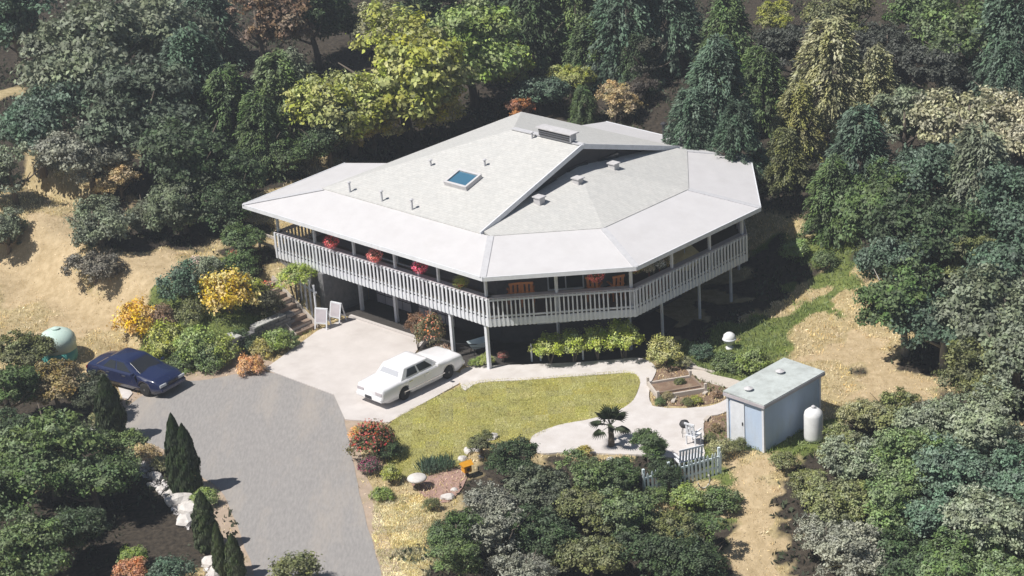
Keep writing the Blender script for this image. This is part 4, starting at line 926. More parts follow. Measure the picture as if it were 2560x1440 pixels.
    for s_ in (1, -1):
        lo = rail(f0 * .95); hi = rail(f1 * .95)
        def X(f, tt): q = rail(f * .95); return q[0] + .16 + (q[1] - q[0] - .32) * tt
        for a_, c_ in spec['side']:
            glass([(X(f0, a_), s_ * (lo[2] + .0), lo[3]), (X(f0, c_), s_ * lo[2], lo[3]), (X(f1, c_), s_ * hi[2], hi[3]), (X(f1, a_), s_ * hi[2], hi[3])], 'side_window')
        for da, dc in spec['doors']:
            m = MB(); m.box(((da + dc) / 2, s_ * hw * .996, (.36 + zb_ - .12) / 2), (dc - da, .02, zb_ - .12 - .36)); dr = m.build('door', paint, t, False, .006)
            m = MB(); m.box((da + .16, s_ * (hw + .012), zb_ - .2), (.2, .03, .035)); m.build('handle', MT['chrome'], dr)
        m = MB(); m.box((0, s_ * (hw + .004), .40), (L * .5, .025, .05)); m.build('side_moulding', MT['chrome'] if spec.get('chrome') else paint, t)
        m = MB(); m.box((x3 - .28, s_ * (hw + .09), zb_ + .03), (.1, .2, .13)); m.build('mirror', paint, t, False, .02)
        for xc in (xf, xr):
            m = MB(); m.lathe([(R * .62, -.1), (R * .9, -.1), (R, -.07), (R, .07), (R * .9, .1), (R * .62, .1)], 24); me = m.mesh('wheel', MT['tyre'], True)
            wo = link('wheel', me, t, (xc, s_ * (hw - .1), R)); wo.rotation_euler = (rad(90), 0, 0)
            m = MB(); m.lathe([(.03, -.08), (R * .6, -.08), (R * .6, .08), (R * .5, .085), (R * .42, .05), (.08, .06), (.05, .1)], 20); link('rim', m.mesh('rim', MT['rim'], True), wo, (0, 0, 0)).rotation_euler = (0 if s_ < 0 else math.pi, 0, 0)
    for s_, nm, zz in ((1, 'front_bumper', .42), (-1, 'rear_bumper', .42)):
        m = MB(); xe = s_ * (L / 2 + .02); m.box((xe, 0, zz), (.16, W * (1 - spec['nose'] * .45), .2)); bo = m.build(nm, spec['bumper'], t, False, .04)
        if s_ < 0: 
            m = MB(); m.box((xe - .085, 0, zz + .02), (.02, .42, .14)); m.build('number_plate', MT['dark'], bo)
    for s_ in (1, -1):
        yl = s_ * W * .33
        m = MB(); m.box((L / 2 - .015, yl, .62), (.06, W * .22, .13)); m.build('headlight', MT['headlight'], t, False, .01)
        m = MB(); m.box((-L / 2 + .01, yl, .68), (.05, W * .24, .13)); m.build('tail_light', spec['tail'], t, False, .01)
    m = MB(); m.box((L / 2 - .005, 0, .6), (.05, W * .3, .12)); m.build('grille', MT['dark'], t)
    return t
wc = dict(R=.31, wb=2.72, fo=.98, top_x=[-2.5, -2.42, -1.5, 1.3, 2.4, 2.5], top_z=[.78, .90, .95, .97, .88, .74], nose=.12, crown=.03, cab=(-1.42, -1.02, .42, 1.05), belt=.98, roof=1.40, tumble=.74,
          side=((.10, .44), (.50, .90)), doors=((-.98, .02), (.04, 1.0)), rear_glass='carglasssky', rear_f=(.3, .72), rear_in=.2, glass_f=(.16, .84), chrome=True, bumper=MT['carwhite'], tail=MT['caprail'])
hx, hy = math.cos(rad(44.5)), math.sin(rad(44.5))
build_car('parked_car', 'white four-door saloon parked on the pale concrete pad', (-4.30 - .72 * hy, -11.26 + .72 * hx, .06), rad(44.5), 5.0, 1.78, MT['carwhite'], wc)
bc = dict(R=.32, wb=2.65, fo=.95, top_x=[-2.35, -2.2, -1.5, 1.0, 2.0, 2.35], top_z=[.78, .92, .98, .96, .84, .66], nose=.3, crown=.06, cab=(-1.75, -.95, .15, 1.15), belt=.98, roof=1.40, tumble=.70,
          side=((.14, .46), (.51, .88)), doors=((-1.0, .0), (.02, 1.0)), bumper=MT['carblue'], tail=MT['taillight'])
g = at(337, 922, .75); build_car('parked_car', 'dark blue saloon standing at the left end of the driveway', (g[0], g[1], .03), rad(-36), 4.7, 1.8, MT['carblue'], bc)

# ------------------------------------------------------------------ retaining wall, pillar, steps
wl = thing('retaining_wall', 'dark block retaining wall beside the concrete pad', 'wall', (*uv2xy(-5.1, -12), 0), rad(-45))
blk = [MB().box((0, 0, 0), (.36, .48, .165)).mesh('block', MT['block'], False, .012) for _ in range(1)][0]
for row in range(6):
    for k in range(7):
        v_ = -1.5 + .5 * k + (.25 if row % 2 else 0)
        if row == 5 and k < 2: continue
        o = link('block', blk, wl, (random.uniform(-.015, .015), v_, .085 + row * .175), random.uniform(-.02, .02))
for k in range(3):
    m = MB(); m.box((0, -.1 + k * .62, 1.09), (.46, .6, .07)); m.build('cap_stone', MT['blockpale'], wl, False, .01)
pil = thing('stone_pillar', 'pale square stone pillar at the end of the terraced garden', 'pillar', (*uv2xy(-5.25, -13.75), 0), rad(-45))
for row in range(5):
    for k in range(2):
        m = MB(); m.box(((-.17 if k else .17) if row % 2 else 0, 0 if row % 2 else (-.17 if k else .17), .1 + row * .19), (.33 if row % 2 else .68, .68 if row % 2 else .33, .18)); m.build('block', MT['blockpale'], pil, False, .015)
m = MB(); m.box((0, 0, 1.0), (.84, .84, .09)); m.build('cap_stone', MT['blockpale'], pil, False, .015)
stp = thing('garden_steps', 'wooden steps climbing from the concrete pad to the porch', 'steps', (*uv2xy(-4.55, -9.85), 0), rad(-45))
for k in range(9):
    m = MB(); m.box((-.34 * k, 0, .2 * (k + 1) - .03), (.36, 1.35, .06)); m.build('tread', MT['wood'], stp)
    m = MB(); m.box((-.34 * k + .16, 0, .2 * k + .085), (.03, 1.3, .17)); m.build('riser', MT['palewood' if k % 2 else 'wood'], stp)
for s_ in (-.72, .72):
    m = MB(); m.beam((.25, s_, .1), (-2.9, s_, 1.95), .06, .28); m.build('stringer', MT['palewood'], stp)
trl = thing('trellis', 'white slatted trellis posts beside the steps', 'trellis', (*uv2xy(-4.75, -8.7), 0), rad(-45))
for k in range(5):
    m = MB(); m.box((-.1 - .34 * k, .0, 1.0 + .12 * k), (.09, .06, 2.0 + .12 * k)); m.build('slat', MT['white'], trl)
m = MB(); m.beam((.0, .05, 1.6), (-1.6, .05, 1.9), .05, .09); m.build('rail', MT['white'], trl)

# two white sandwich boards by the garage
for k, (px, py, lab) in enumerate(((808, 818, 'white folding board standing by the steps, front one of two'), (845, 803, 'white folding board standing behind the front one'))):
    p = at(px, py, .06); t = thing('folding_board', lab, 'board', (p[0], p[1], .06), rad(-20 - 15 * k), 'white folding boards')
    for s_ in (1, -1):
        m = MB()
        for x_ in (-.3, .3): m.beam((x_, s_ * .28, 0), (x_, s_ * .02, 1.0), .06, .04)
        m.beam((-.3, s_ * .03, .97), (.3, s_ * .03, .97), .05, .06); m.beam((-.3, s_ * .2, .3), (.3, s_ * .2, .3), .04, .08); m.build('frame', MT['white'], t)
    m = MB(); m.beam((0, -.21, .32), (0, -.05, .95), .54, .02, Vector((0, 1, 0))); m.build('panel', MT['caprail'], t)

# ------------------------------------------------------------------ shed and its neighbours
p0 = Vector(at(1910, 1131, 0)).to_2d(); ang = rad(43.5)
sh = thing('shed', 'pale blue garden shed with a flat pale roof', 'shed', (p0.x, p0.y, 0), ang)
SL, SW, SH = 3.75, 1.85, 2.08
m = MB(); m.prism([(0, 0), (SL, 0), (SL, SW), (0, SW)], -.5, SH); m.build('wall', MT['shedwall'], sh)
m = MB(); m.slab([(-.12, -.14, SH + .16), (SL + .2, -.14, SH + .16), (SL + .2, SW + .14, SH + .2), (-.12, SW + .14, SH + .2)], .05); m.build('roof', MT['shedroof'], sh)
for (q0, q1) in (((-.12, -.14), (SL + .2, -.14)), ((SL + .2, -.14), (SL + .2, SW + .14)), ((SL + .2, SW + .14), (-.12, SW + .14)), ((-.12, SW + .14), (-.12, -.14))):
    m = MB(); m.beam((*q0, SH + .05), (*q1, SH + .05), .04, .13); m.build('fascia_board', MT['caprail'], sh)
for (x_, y_) in ((0, 0), (SL, 0), (0, SW), (SL, SW)):
    m = MB(); m.box((x_, y_, SH / 2), (.1, .1, SH)); m.build('corner_trim', MT['white'], sh)
m = MB(); m.box((-.02, SW * .72, .98), (.05, .72, 1.9)); dr = m.build('door', MT['white'], sh)
m = MB(); m.box((-.06, SW * .72 - .28, 1.0), (.04, .04, .14)); m.build('handle', MT['dark'], dr)
for k in range(2):
    m = MB(); m.lathe([(.12, 0), (.12, .1), (.2, .12), (.02, .2)], 10, (.55 + 2.1 * k, SW * .65, SH + .16)); m.build('roof_vent', MT['fascia'], sh)
g = on_ground(2034, 1100); t = thing('white_tank', 'white upright tank behind the shed among the bushes', 'tank', g)
m = MB(); m.lathe([(.30, 0), (.38, .06), (.4, .2), (.4, 1.15), (.36, 1.32), (.22, 1.44), (.05, 1.48)], 20); m.build('body', MT['tankwhite'], t, True)
m = MB(); m.lathe([(.09, 1.45), (.09, 1.56), (.03, 1.6)], 12); m.build('cap', MT['fascia'], t)
g = on_ground(1824, 872); t = thing('garden_urn', 'white round-topped urn on the green slope right of the house', 'urn', g)
m = MB(); m.lathe([(.2, 0), (.2, .08), (.12, .14), (.14, .26), (.26, .36), (.3, .52), (.26, .7), (.14, .8), (.04, .83)], 18); m.build('body', MT['tankwhite'], t, True)
m = MB(); m.lathe([(.31, .46), (.33, .5), (.31, .54)], 18); m.build('rim', MT['white'], t, True)

# raised wooden bed and plank edging
g = at(1690, 975, 0); rb = thing('raised_bed', 'raised bed of pale boards in the vegetable garden', 'planter', (g[0], g[1], .03), rad(12))
for (x0, y0, x1, y1, h_, mt) in ((-1.05, -.75, 1.15, -.75, .22, 'palewood'), (-1.05, .75, .9, .75, .2, 'palewood'), (-1.05, -.75, -1.05, .75, .26, 'palewood'), (1.1, -.75, .95, .75, .2, 'wood'), (-.9, -.35, 1.0, -.35, .18, 'wood')):
    m = MB(); m.beam((x0, y0, h_ / 2), (x1, y1, h_ / 2), .09, h_); m.build('board', MT[mt], rb, False, .008)
for x_, y_ in ((-1.05, -.75), (1.12, -.75), (-1.05, .75), (.92, .75)):
    m = MB(); m.box((x_, y_, .2), (.11, .11, .46)); m.build('post', MT['palewood'], rb)
m = MB(); m.prism([(-1.0, -.7), (1.05, -.7), (.9, .7), (-1.0, .7)], .0, .1); m.build('soil', MT['soil'], rb)
for k, (px, py, ln, an, lab) in enumerate(((1685, 1003, .7, 75, 'short pale plank laid below the raised bed'), (1765, 985, .45, 60, 'short pale stake right of the raised bed'), (1768, 1050, .5, 65, 'short pale plank left of the shed'), (1745, 925, 1.6, -28, 'long pale plank edging behind the raised bed'))):
    g = on_ground(px, py); m = MB(); m.box((0, 0, .09), (ln, .16, .06), rad(an), rad(6)); tag(link('plank', m.mesh('plank', MT['palewood']), None, g), lab, 'plank', 'planks in the vegetable garden')
gvp = 'plants in the vegetable garden'
for px, py, c_, lab in ((1700, 955, OL, 'small olive plant inside the raised bed'), (1668, 990, (.2, .17, .08), 'dry plant left of the short plank'), (1740, 1000, YG, 'small yellow-green plant below the raised bed'), (1790, 985, (.2, .13, .08), 'brown plant right of the raised bed'), (1650, 1003, MG, 'green plant at the path corner by the raised bed'), (1790, 1070, (.16, .12, .06), 'brownish plant on the soil patch by the shed'), (1775, 1095, OL, 'olive plant at the lower end of the soil patch'), (1720, 1005, OL, 'olive plant between the short plank and the path')):
    plant(px, py, .3, .18, 'shrub', c_, lab, 'plant', group=gvp, name='garden_plant', rz=.25)

# picket fence
pA = on_ground(1612, 1238); pB = on_ground(1800, 1183); dv = (pB - pA); ln = dv.to_2d().length; fa = math.atan2(dv.y, dv.x)
pf = thing('picket_fence', 'short pale aqua picket fence below the patio', 'fence', pA, fa)
pk = MB(); pk.add([(-.045, -.012, 0), (.045, -.012, 0), (.045, -.012, .95), (0, -.012, 1.06), (-.045, -.012, .95), (-.045, .012, 0), (.045, .012, 0), (.045, .012, .95), (0, .012, 1.06), (-.045, .012, .95)], [(0, 1, 2, 3, 4), (9, 8, 7, 6, 5), (0, 5, 6, 1), (1, 6, 7, 2), (2, 7, 8, 3), (3, 8, 9, 4), (4, 9, 5, 0)])
pkm = pk.mesh('picket', MT['aqua'])
npk = int(ln / .17)
for k in range(npk + 1):
    x_ = ln * k / npk; w_ = pA + dv * (k / npk); o = link('picket', pkm, pf, (x_, -.04, tz(w_.x, w_.y) - pA.z - .05 + random.uniform(-.02, .02))); o.rotation_euler = (0, random.uniform(-.03, .03), 0)
for z_ in (.3, .75):
    m = MB(); m.beam((0, 0, z_), (ln, 0, z_ + tz(pB.x, pB.y) - pA.z), .05, .08); m.build('rail', MT['aqua'], pf)
for x_ in (0, ln * .33, ln):
    m = MB(); m.box((x_, .05, .5 + (tz(pB.x, pB.y) - pA.z) * x_ / ln), (.1, .1, 1.3)); m.build('post', MT['aqua'], pf)
g = on_ground(1758, 1218); m = MB(); R_ = .26
m.tube([(R_ * math.cos(q) * 1.0, -.1, .35 + R_ * 1.3 * math.sin(q)) for q in [rad(190 + 15 * k) for k in range(15)]], .035, 7)
hz = tag(link('hose_hoop', m.mesh('hose_hoop', MT['hose'], True), None, g, fa), 'pale curved hose hoop leaning before the picket fence', 'hose')
# white garden chair and bench behind the fence
def chair(name, label, cat, loc, rz, wd, mat, group=None, sc_=1.0):
    t = thing(name, label, cat, loc, rz, group); t.scale = (sc_,) * 3
    m = MB(); m.box((0, 0, .42), (wd, .46, .05)); m.build('seat', MT[mat], t)
    n = max(3, int(wd / .13))
    for k in range(n):
        m = MB(); m.box((-wd / 2 + wd * (k + .5) / n, .24, .72), (wd / n * .6, .03, .6), 0, 0, rad(-10)); m.build('back_slat', MT[mat], t)
    m = MB(); m.box((0, .3, 1.0), (wd, .04, .08)); m.build('top_rail', MT[mat], t)
    for x_ in (-wd / 2 + .03, wd / 2 - .03):
        for y_ in (-.2, .22):
            m = MB(); m.box((x_, y_, .2), (.05, .05, .4)); m.build('leg', MT[mat], t)
        m = MB(); m.box((x_, 0, .64), (.07, .5, .04)); m.build('arm', MT[mat], t)
    return t
g = on_ground(1722, 1168); chair('garden_bench', 'white slatted bench behind the picket fence', 'bench', g, rad(200), 1.1, 'white')
g = on_ground(1735, 1112); chair('garden_chair', 'white chair at the lower right corner of the patio', 'chair', (g.x, g.y, .075), rad(140), .5, 'white')
g = on_ground(1712, 1092); t = thing('kettle_grill', 'small black kettle grill on the patio', 'grill', (g.x, g.y, .075)); t.scale = (.8, .8, .8)
m = MB(); m.lathe([(.04, .45), (.2, .5), (.27, .62), (.27, .68), (.2, .82), (.05, .88)], 16); m.build('bowl', MT['dark'], t, True)
for k in range(3):
    q = k * 2.09; m = MB(); m.tube([(.15 * math.cos(q), .15 * math.sin(q), .52), (.27 * math.cos(q), .27 * math.sin(q), 0)], .015, 6); m.build('leg', MT['dark'], t)

# ------------------------------------------------------------------ stones and small garden things
def rock(px, py, s, label, group='white stones', flat=.6, mat='stone'):
    g = on_ground(px, py); rg = np.random.default_rng(int(px * 7 + py)); bm = bmesh.new(); bmesh.ops.create_icosphere(bm, subdivisions=2, radius=1)
    ph = rg.uniform(0, 6, 6)
    for v_ in bm.verts:
        c_ = v_.co.copy(); f = 1 + .16 * math.sin(c_.x * 2.7 + ph[0]) + .14 * math.sin(c_.y * 3.1 + ph[1]) + .1 * math.sin(c_.z * 4 + c_.x * 3 + ph[2]); v_.co = Vector((c_.x * s * f, c_.y * s * .8 * f, c_.z * s * flat * f))
    me = bpy.data.meshes.new('boulder'); bm.to_mesh(me); bm.free(); me.materials.append(MT[mat]); me.polygons.foreach_set('use_smooth', [False] * len(me.polygons))
    return tag(link('boulder', me, None, g + Vector((0, 0, s * flat * .45)), rg.uniform(0, 6)), label, 'stone', group)
for px, py, s, lab in ((1155, 1150, .22, 'white upright stone at the lawn corner, lowest of the row'), (1172, 1132, .26, 'white stone at the lawn corner, second from below'), (1192, 1128, .22, 'white stone right of the second lawn-corner stone'), (1203, 1145, .14, 'small white stone under the olive tree at the lawn corner'), (1228, 1100, .3, 'flat white stone at the lower lawn edge'),
   (1118, 1248, .28, 'white stone at the lower end of the reddish flower bed'), (1135, 1228, .16, 'small pale stone beside the reddish flower bed'), (1525, 1152, .2, 'pale stone below the palm'),
   (450, 1258, .5, 'large white rock between the double cypress and the rounded cypress'), (476, 1282, .55, 'large white rock above the rounded cypress'), (468, 1310, .42, 'white rock left of the rounded cypress'), (425, 1240, .3, 'white rock at the edge of the dark shade'), (390, 1195, .35, 'white rock below the dry tan shrub'), (360, 1165, .22, 'small white rock in the dry grass left of the double cypress'), (378, 1215, .2, 'small white rock at the head of the dark shade'), (405, 1225, .22, 'white rock right of the small one at the shade'), (345, 1150, .16, 'smallest white rock, uppermost of the stone line'),
   (528, 1415, .45, 'white rock at the lower border left of the slim cypresses'), (540, 1440, .5, 'white rock on the lower border itself')):
    rock(px, py, s, lab)
g = on_ground(245, 1098); m = MB(); m.box((0, 0, .25), (.42, .36, .5)); m.box((0, 0, .52), (.48, .42, .06)); tag(link('meter_box', m.mesh('meter_box', MT['tankwhite'], False, .02), None, g, .5), 'small white box among the trees left of the driveway', 'box')
sb = struct(sheet('sunlit_patch', [(293, 962), (312, 960), (332, 985), (320, 1000), (306, 996)], .06, MT['patio']))  # pale sheet paints the sunlit gap between car and tree shadows
# round stone table and the yellow feeder
g = on_ground(1045, 1222); t = thing('stone_table', 'round pale stone table on a dark foot beside the flower bed', 'table', g, 0)
m = MB(); m.lathe([(.34, .42), (.4, .45), (.4, .52), (.34, .56), (.05, .58)], 20); m.build('top', MT['stone'], t, True)
m = MB(); m.lathe([(.2, 0), (.2, .1), (.1, .18), (.1, .36), (.18, .43)], 14); m.build('foot', MT['bark'], t, True)
g = on_ground(1168, 1192); t = thing('bird_feeder', 'yellow-orange feeder box standing at the lawn corner', 'feeder', g, .5)
m = MB(); m.box((0, 0, .42), (.34, .3, .34)); m.build('box', MT['yellow'], t, False, .015)
m = MB(); m.add([(-.24, -.21, .58), (.24, -.21, .58), (.24, .21, .58), (-.24, .21, .58), (-.24, 0, .74), (.24, 0, .74)], [(0, 1, 5, 4), (2, 3, 4, 5), (1, 2, 5), (3, 0, 4), (3, 2, 1, 0)]); m.build('roof', MT['yellow'], t)
m = MB(); m.box((0, 0, .12), (.1, .1, .3)); m.box((.0, -.155, .4), (.12, .02, .12)); m.build('post', MT['dark'], t)
# water tank
g = on_ground(150, 892); t = thing('water_tank', 'round pale green water tank half hidden by trees on the left', 'tank', g)
m = MB(); m.lathe([(.82, -.15), (.85, 0), (.85, .45)], 28); m.build('shaded_base', MT['tealshade'], t, True)  # band paints the tank's shaded lower side in teal
m = MB(); m.lathe([(.86, .45), (.87, .9), (.84, 1.05), (.7, 1.24), (.45, 1.38), (.15, 1.44)], 28); m.build('body', MT['tank'], t, True)
m = MB(); m.lathe([(.2, 1.42), (.2, 1.5), (.04, 1.54)], 16); m.build('lid', MT['tank'], t)

# ------------------------------------------------------------------ on the veranda
def hit(px, py, ax, val):
    """point of the sight line where house coordinate u (ax 0) or v (ax 1) equals val"""
    d_ = ray(px, py); o = CAM; nrm = np.array([S2, -S2, 0]) if ax == 0 else np.array([S2, S2, 0]); t = (val - o @ nrm) / (d_ @ nrm); return Vector(o + d_ * t)
pom = CR_['shrub']
gHB = 'hanging flower baskets under the veranda roof'
def basket(p, label, col, flower):
    t = thing('hanging_basket', label, 'flower basket', p, 0, gHB)
    m = MB(); m.lathe([(.06, -.22), (.14, -.18), (.19, -.05), (.2, 0)], 14); m.build('pot', MT['redpot'], t, True)
    c_ = link('foliage', pick('shrub'), t, (0, 0, .05), random.random() * 6, (.26, .26, .24)); c_.color = (*col, 1)
    b_ = struct(link('flowers', pick('blossom'), t, (0, 0, .03), random.random() * 6, (.40, .40, .38)), 'stuff'); b_.color = (*flower, 1)
    b2 = struct(link('flowers', pick('blossom'), t, (0, 0, .0), random.random() * 6, (.38, .38, -.32)), 'stuff'); b2.color = (*flower, 1)
    ztop = ZE + .05 - p.z
    m = MB()
    for q in range(3): m.tube([(.19 * math.cos(q * 2.09), .19 * math.sin(q * 2.09), 0), (0, 0, .42), (0, 0, max(.5, ztop))], .008, 4)
    m.build('hanger', MT['dark'], t)
basket(hit(828, 606, 1, -7.9), 'red flower basket nearest the left end of the veranda', (.1, .1, .05), (.85, .10, .13))
basket(hit(937, 640, 1, -7.9), 'pinkish red flower basket, second from the left end', (.12, .1, .05), (.85, .20, .17))
basket(hit(1050, 668, 1, -7.9), 'crimson flower basket, third from the left end', (.1, .08, .05), (.80, .04, .15))
basket(hit(1152, 706, 1, -7.6), 'yellow-green plant basket hanging by the front corner of the veranda', (.25, .27, .05), (.3, .32, .05))
def cham(px, py, inset):
    """sight line against the front chamfer of the veranda, inset metres behind its railing"""
    nrm = np.array([0, 1.0, 0]); yv = uv2xy(*DK[1])[1] + inset; d_ = ray(px, py); t = (yv - CAM[1]) / d_[1]; return Vector(CAM + d_ * t)
basket(cham(1490, 690, .3), 'red flower basket hanging over the front railing', (.1, .1, .05), (.85, .12, .14))
basket(cham(1588, 668, .5), 'small green and yellow basket at the right end of the front railing', (.14, .17, .05), (.35, .33, .06))
gCH = 'wooden chairs on the veranda'
for px, py, rz, lab in ((1285, 715, 190, 'orange-brown wooden chair on the front veranda, left of the pair'), (1318, 712, 175, 'orange-brown wooden chair on the front veranda, right of the pair'), (1487, 725, 160, 'orange-brown wooden chair below the red basket on the front veranda'), (1540, 722, 200, 'orange-brown wooden chair near the right end of the front veranda')):
    q = cham(px, py, 1.5); chair('veranda_chair', lab, 'chair', (q.x, q.y, 2.6), rad(rz), .5, 'orangewood', gCH, 1.22)
q = hit(1712, 640, 0, 9.5); um = thing('parasol', 'tilted cream parasol on the right side of the veranda', 'parasol', (q.x, q.y, 2.6))
m = MB(); m.lathe([(.25, 0), (.25, .06), (.05, .1)], 14); m.build('base', MT['dark'], um)
m = MB(); m.tube([(0, 0, .05), (0, 0, 1.5)], .025, 8); m.build('pole', MT['white'], um)
for k in range(8):
    a0, a1 = k * math.pi / 4, (k + 1) * math.pi / 4; m = MB(); R_ = .72
    m.add([(0, 0, .26), (R_ * math.cos(a0), R_ * math.sin(a0), 0), (R_ * math.cos(a1), R_ * math.sin(a1), 0), (0, 0, .23), (R_ * math.cos(a0), R_ * math.sin(a0), -.03), (R_ * math.cos(a1), R_ * math.sin(a1), -.03)], [(0, 1, 2), (5, 4, 3), (1, 4, 5, 2), (0, 3, 4, 1), (2, 5, 3, 0)])
    o = m.build('canopy_panel', MT['cream'], um); o.location = (0, 0, q.z - 2.6 - .1); o.rotation_euler = (rad(38), rad(-20), 0)
for k, (px, py, u_, lab, c1, fl) in enumerate(((1672, 655, 10.0, 'potted cream-flowered plant left of the parasol', (.3, .25, .1), (.6, .5, .3)), (1648, 662, 10.2, 'potted white-flowered plant on the right veranda railing side', (.2, .2, .12), (.7, .66, .62)), (1622, 672, 10.2, 'potted pale plant at the corner of the right veranda', (.3, .27, .18), (.5, .42, .3)))):
    q = hit(px, py, 0, u_); t = thing('potted_plant', lab, 'plant pot', (q.x, q.y, 2.6), 0, 'pots on the right veranda'); hh = q.z - 2.6
    m = MB(); m.lathe([(.12, 0), (.16, .3), (.18, .34)], 12); m.tube([(0, 0, .3), (0, 0, hh)], .02, 6); m.build('pot', MT['redpot'], t)
    c_ = link('foliage', pick('shrub'), t, (0, 0, hh), 0, (.3, .3, .34)); c_.color = (*c1, 1); c_ = struct(link('flowers', pick('blossom'), t, (0, 0, hh), 0, (.32, .32, .36)), 'stuff'); c_.color = (*fl, 1)

# wheelbarrow in the shade under the veranda
q = at(1195, 868, .3); t = thing('wheelbarrow', 'blue-grey wheelbarrow in the shade under the veranda corner', 'wheelbarrow', (q[0], q[1], 0.03), rad(20))
m = MB(); m.add([(-.45, -.3, .55), (.5, -.35, .6), (.5, .35, .6), (-.45, .3, .55), (-.3, -.18, .28), (.25, -.2, .28), (.25, .2, .28), (-.3, .18, .28)], [(0, 4, 5, 1), (1, 5, 6, 2), (2, 6, 7, 3), (3, 7, 4, 0), (4, 7, 6, 5)]); m.build('tray', MT['aqua'], t)
m = MB(); m.tube([(-.95, -.28, .55), (.3, -.18, .26), (.62, -.04, .18)], .02, 6); m.tube([(-.95, .28, .55), (.3, .18, .26), (.62, .04, .18)], .02, 6); m.tube([(-.25, -.2, .3), (-.3, -.22, 0)], .02, 6); m.tube([(-.25, .2, .3), (-.3, .22, 0)], .02, 6); m.build('frame', MT['dark'], t)
m = MB(); m.lathe([(.05, -.04), (.17, -.04), (.18, 0), (.17, .04), (.05, .04)], 14); o = m.build('wheel', MT['tyre'], t, True); o.location = (.62, 0, .18); o.rotation_euler = (rad(90), 0, 0)

# ------------------------------------------------------------------ grasses and undergrowth that nobody could count
def inside(poly, x, y):
    r = np.zeros(len(x), bool); n = len(poly)
    for i in range(n):
        x1, y1 = poly[i]; x2, y2 = poly[(i + 1) % n]; c_ = ((y1 > y) != (y2 > y)) & (x < (x2 - x1) * (y - y1) / (y2 - y1 + 1e-12) + x1); r ^= c_
    return r
def zone_at(x, y):
    i = np.clip(np.searchsorted(ZX, x), 0, len(ZX) - 1); j = np.clip(np.searchsorted(ZY, y), 0, len(ZY) - 1); return ZCOL[j, i]
def blades(name, x, y, z, hgt, wd, col, seed, sprd=.5):
    rg = np.random.default_rng(seed); n = len(x); ax = np.stack([rg.normal(0, sprd, n), rg.normal(0, sprd, n), np.ones(n)], 1); ax /= np.linalg.norm(ax, axis=1, keepdims=True)
    h = hgt * rg.uniform(.5, 1.4, n); c_ = np.stack([x, y, z], 1) + ax * (h * .42)[:, None]
    k = ((np.floor(x * 1.7) * 37 + np.floor(y * 1.7) * 91) % 200).astype(int)
    me = leaves_mesh(name, c_, rg.normal(size=(n, 3)) * np.array([1, 1, .3]), hgt, wd, tints(rg, k, rg.random((200, 3)), .5), MT['blade'], ax, seed); o = link(name, me); o.color = (*col, 1); struct(o, 'stuff'); return o
rg = np.random.default_rng(3)
paved = []
for nm in ('driveway', 'concrete_pad', 'garden_path', 'under_deck_shade', 'lawn', 'side_path', 'sunlit_patch'):
    vv = bpy.data.objects[nm].data.vertices; n2 = len(vv) // 2; paved.append([(v_.co.x, v_.co.y) for v_ in list(vv)[:n2]])
lawn_poly = paved[4]
lx = np.array([p[0] for p in lawn_poly]); ly = np.array([p[1] for p in lawn_poly])
x = rg.uniform(lx.min(), lx.max(), 60000); y = rg.uniform(ly.min(), ly.max(), 60000); k = inside(lawn_poly, x, y); x, y = x[k], y[k]
blades('lawn_grass', x, y, np.full(len(x), .05), .07, .02, (.315, .295, .10), 4)
n = 210000; x = rg.uniform(-30, 24, n); y = rg.uniform(-33, 14, n); k = np.ones(n, bool)
for p in paved: k &= ~inside(p, x, y)
hp = [uv2xy(*q) for q in DK]; k &= ~inside(hp, x, y); x, y = x[k], y[k]; z = terrain(x, y); zc = zone_at(x, y)
litter_shade = zc[:, 1] > .5; green = (zc[:, 0] > .45) & ~litter_shade; bare = (zc[:, 2] > .6); dry = ~litter_shade & ~green & ~bare
verge = inside([(v_.co.x, v_.co.y) for v_ in list(bpy.data.objects['gravel_verge'].data.vertices)[:len(bpy.data.objects['gravel_verge'].data.vertices) // 2]], x, y); dry &= ~verge | (rg.random(len(x)) < .12); green &= ~verge | (rg.random(len(x)) < .1)
blades('dry_grass', x[dry], y[dry], z[dry], .17, .03, (.46, .375, .20), 5, .6)
blades('green_grass', x[green], y[green], z[green], .22, .04, (.12, .155, .045), 6, .6)
bb = bare & (rg.random(len(x)) < .25); blades('sparse_straw', x[bb], y[bb], z[bb], .1, .025, (.46, .36, .22), 7, .8)
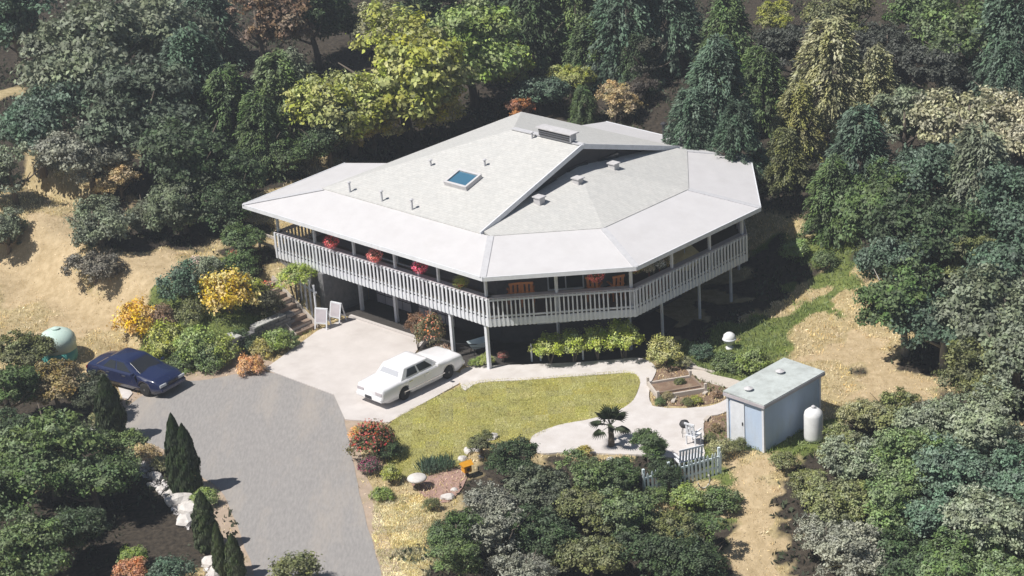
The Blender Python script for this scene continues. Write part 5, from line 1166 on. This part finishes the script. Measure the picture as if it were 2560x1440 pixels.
# undergrowth on the wooded hill
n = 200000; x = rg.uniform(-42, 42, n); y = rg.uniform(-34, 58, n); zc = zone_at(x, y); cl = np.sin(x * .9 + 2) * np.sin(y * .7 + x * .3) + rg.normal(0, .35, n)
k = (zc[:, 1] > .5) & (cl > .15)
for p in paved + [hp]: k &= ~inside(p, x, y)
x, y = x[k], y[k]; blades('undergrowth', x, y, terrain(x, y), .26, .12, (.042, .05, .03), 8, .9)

# pale tall grass beside the driveway and the drift of white chips under the cypresses
pp = [tuple(at(*q)[:2]) for q in [(935, 1245), (1050, 1235), (1100, 1290), (1090, 1380), (1070, 1450), (960, 1450), (930, 1340)]]
xx = rg.uniform(-9, 0, 90000); yy = rg.uniform(-31, -18, 90000); k = inside(pp, xx, yy); xx, yy = xx[k], yy[k]
blades('pale_grass', xx, yy, terrain(xx, yy), .13, .02, (.46, .42, .235), 11, .7)
pp = [tuple(at(*q)[:2]) for q in [(340, 1140), (375, 1150), (420, 1215), (470, 1245), (505, 1290), (470, 1325), (440, 1295), (410, 1245), (355, 1190)]]
p2 = [tuple(at(*q)[:2]) for q in [(505, 1400), (545, 1405), (560, 1450), (515, 1450)]]
xx = rg.uniform(-22, -8, 60000); yy = rg.uniform(-32, -12, 60000); k = inside(pp, xx, yy) | inside(p2, xx, yy); xx, yy = xx[k], yy[k]; n = len(xx)
me = leaves_mesh('stone_chips', np.stack([xx, yy, terrain(xx, yy) + rg.uniform(.01, .09, n)], 1), rg.normal(size=(n, 3)) * .5 + np.array([0, 0, 1]), .16, .12, np.full((n, 3), .3) + rg.normal(0, .1, (n, 3)), MT['blade'], None, 12)
o = struct(link('stone_chips', me), 'stuff'); o.color = (.42, .40, .39, 1)

# ------------------------------------------------------------------ haze added to lift the dark tones
m = MB(); m.box((0, 0, 0), (2600, 2600, 1)); me = m.mesh('haze')
for v_ in me.vertices: v_.co.z = -30.0 if v_.co.z < 0 else 60.0
hm = bpy.data.materials.new('added_haze'); hm.use_nodes = True; hn = hm.node_tree; hn.nodes.remove(hn.nodes['Principled BSDF'])
pv = hn.nodes.new('ShaderNodeVolumePrincipled'); pv.inputs['Color'].default_value = (.86, .92, 1, 1); pv.inputs['Density'].default_value = .0007; pv.inputs['Anisotropy'].default_value = .2
hn.links.new(pv.outputs[0], hn.nodes['Material Output'].inputs['Volume']); me.materials.append(hm); struct(link('haze', me), 'stuff')
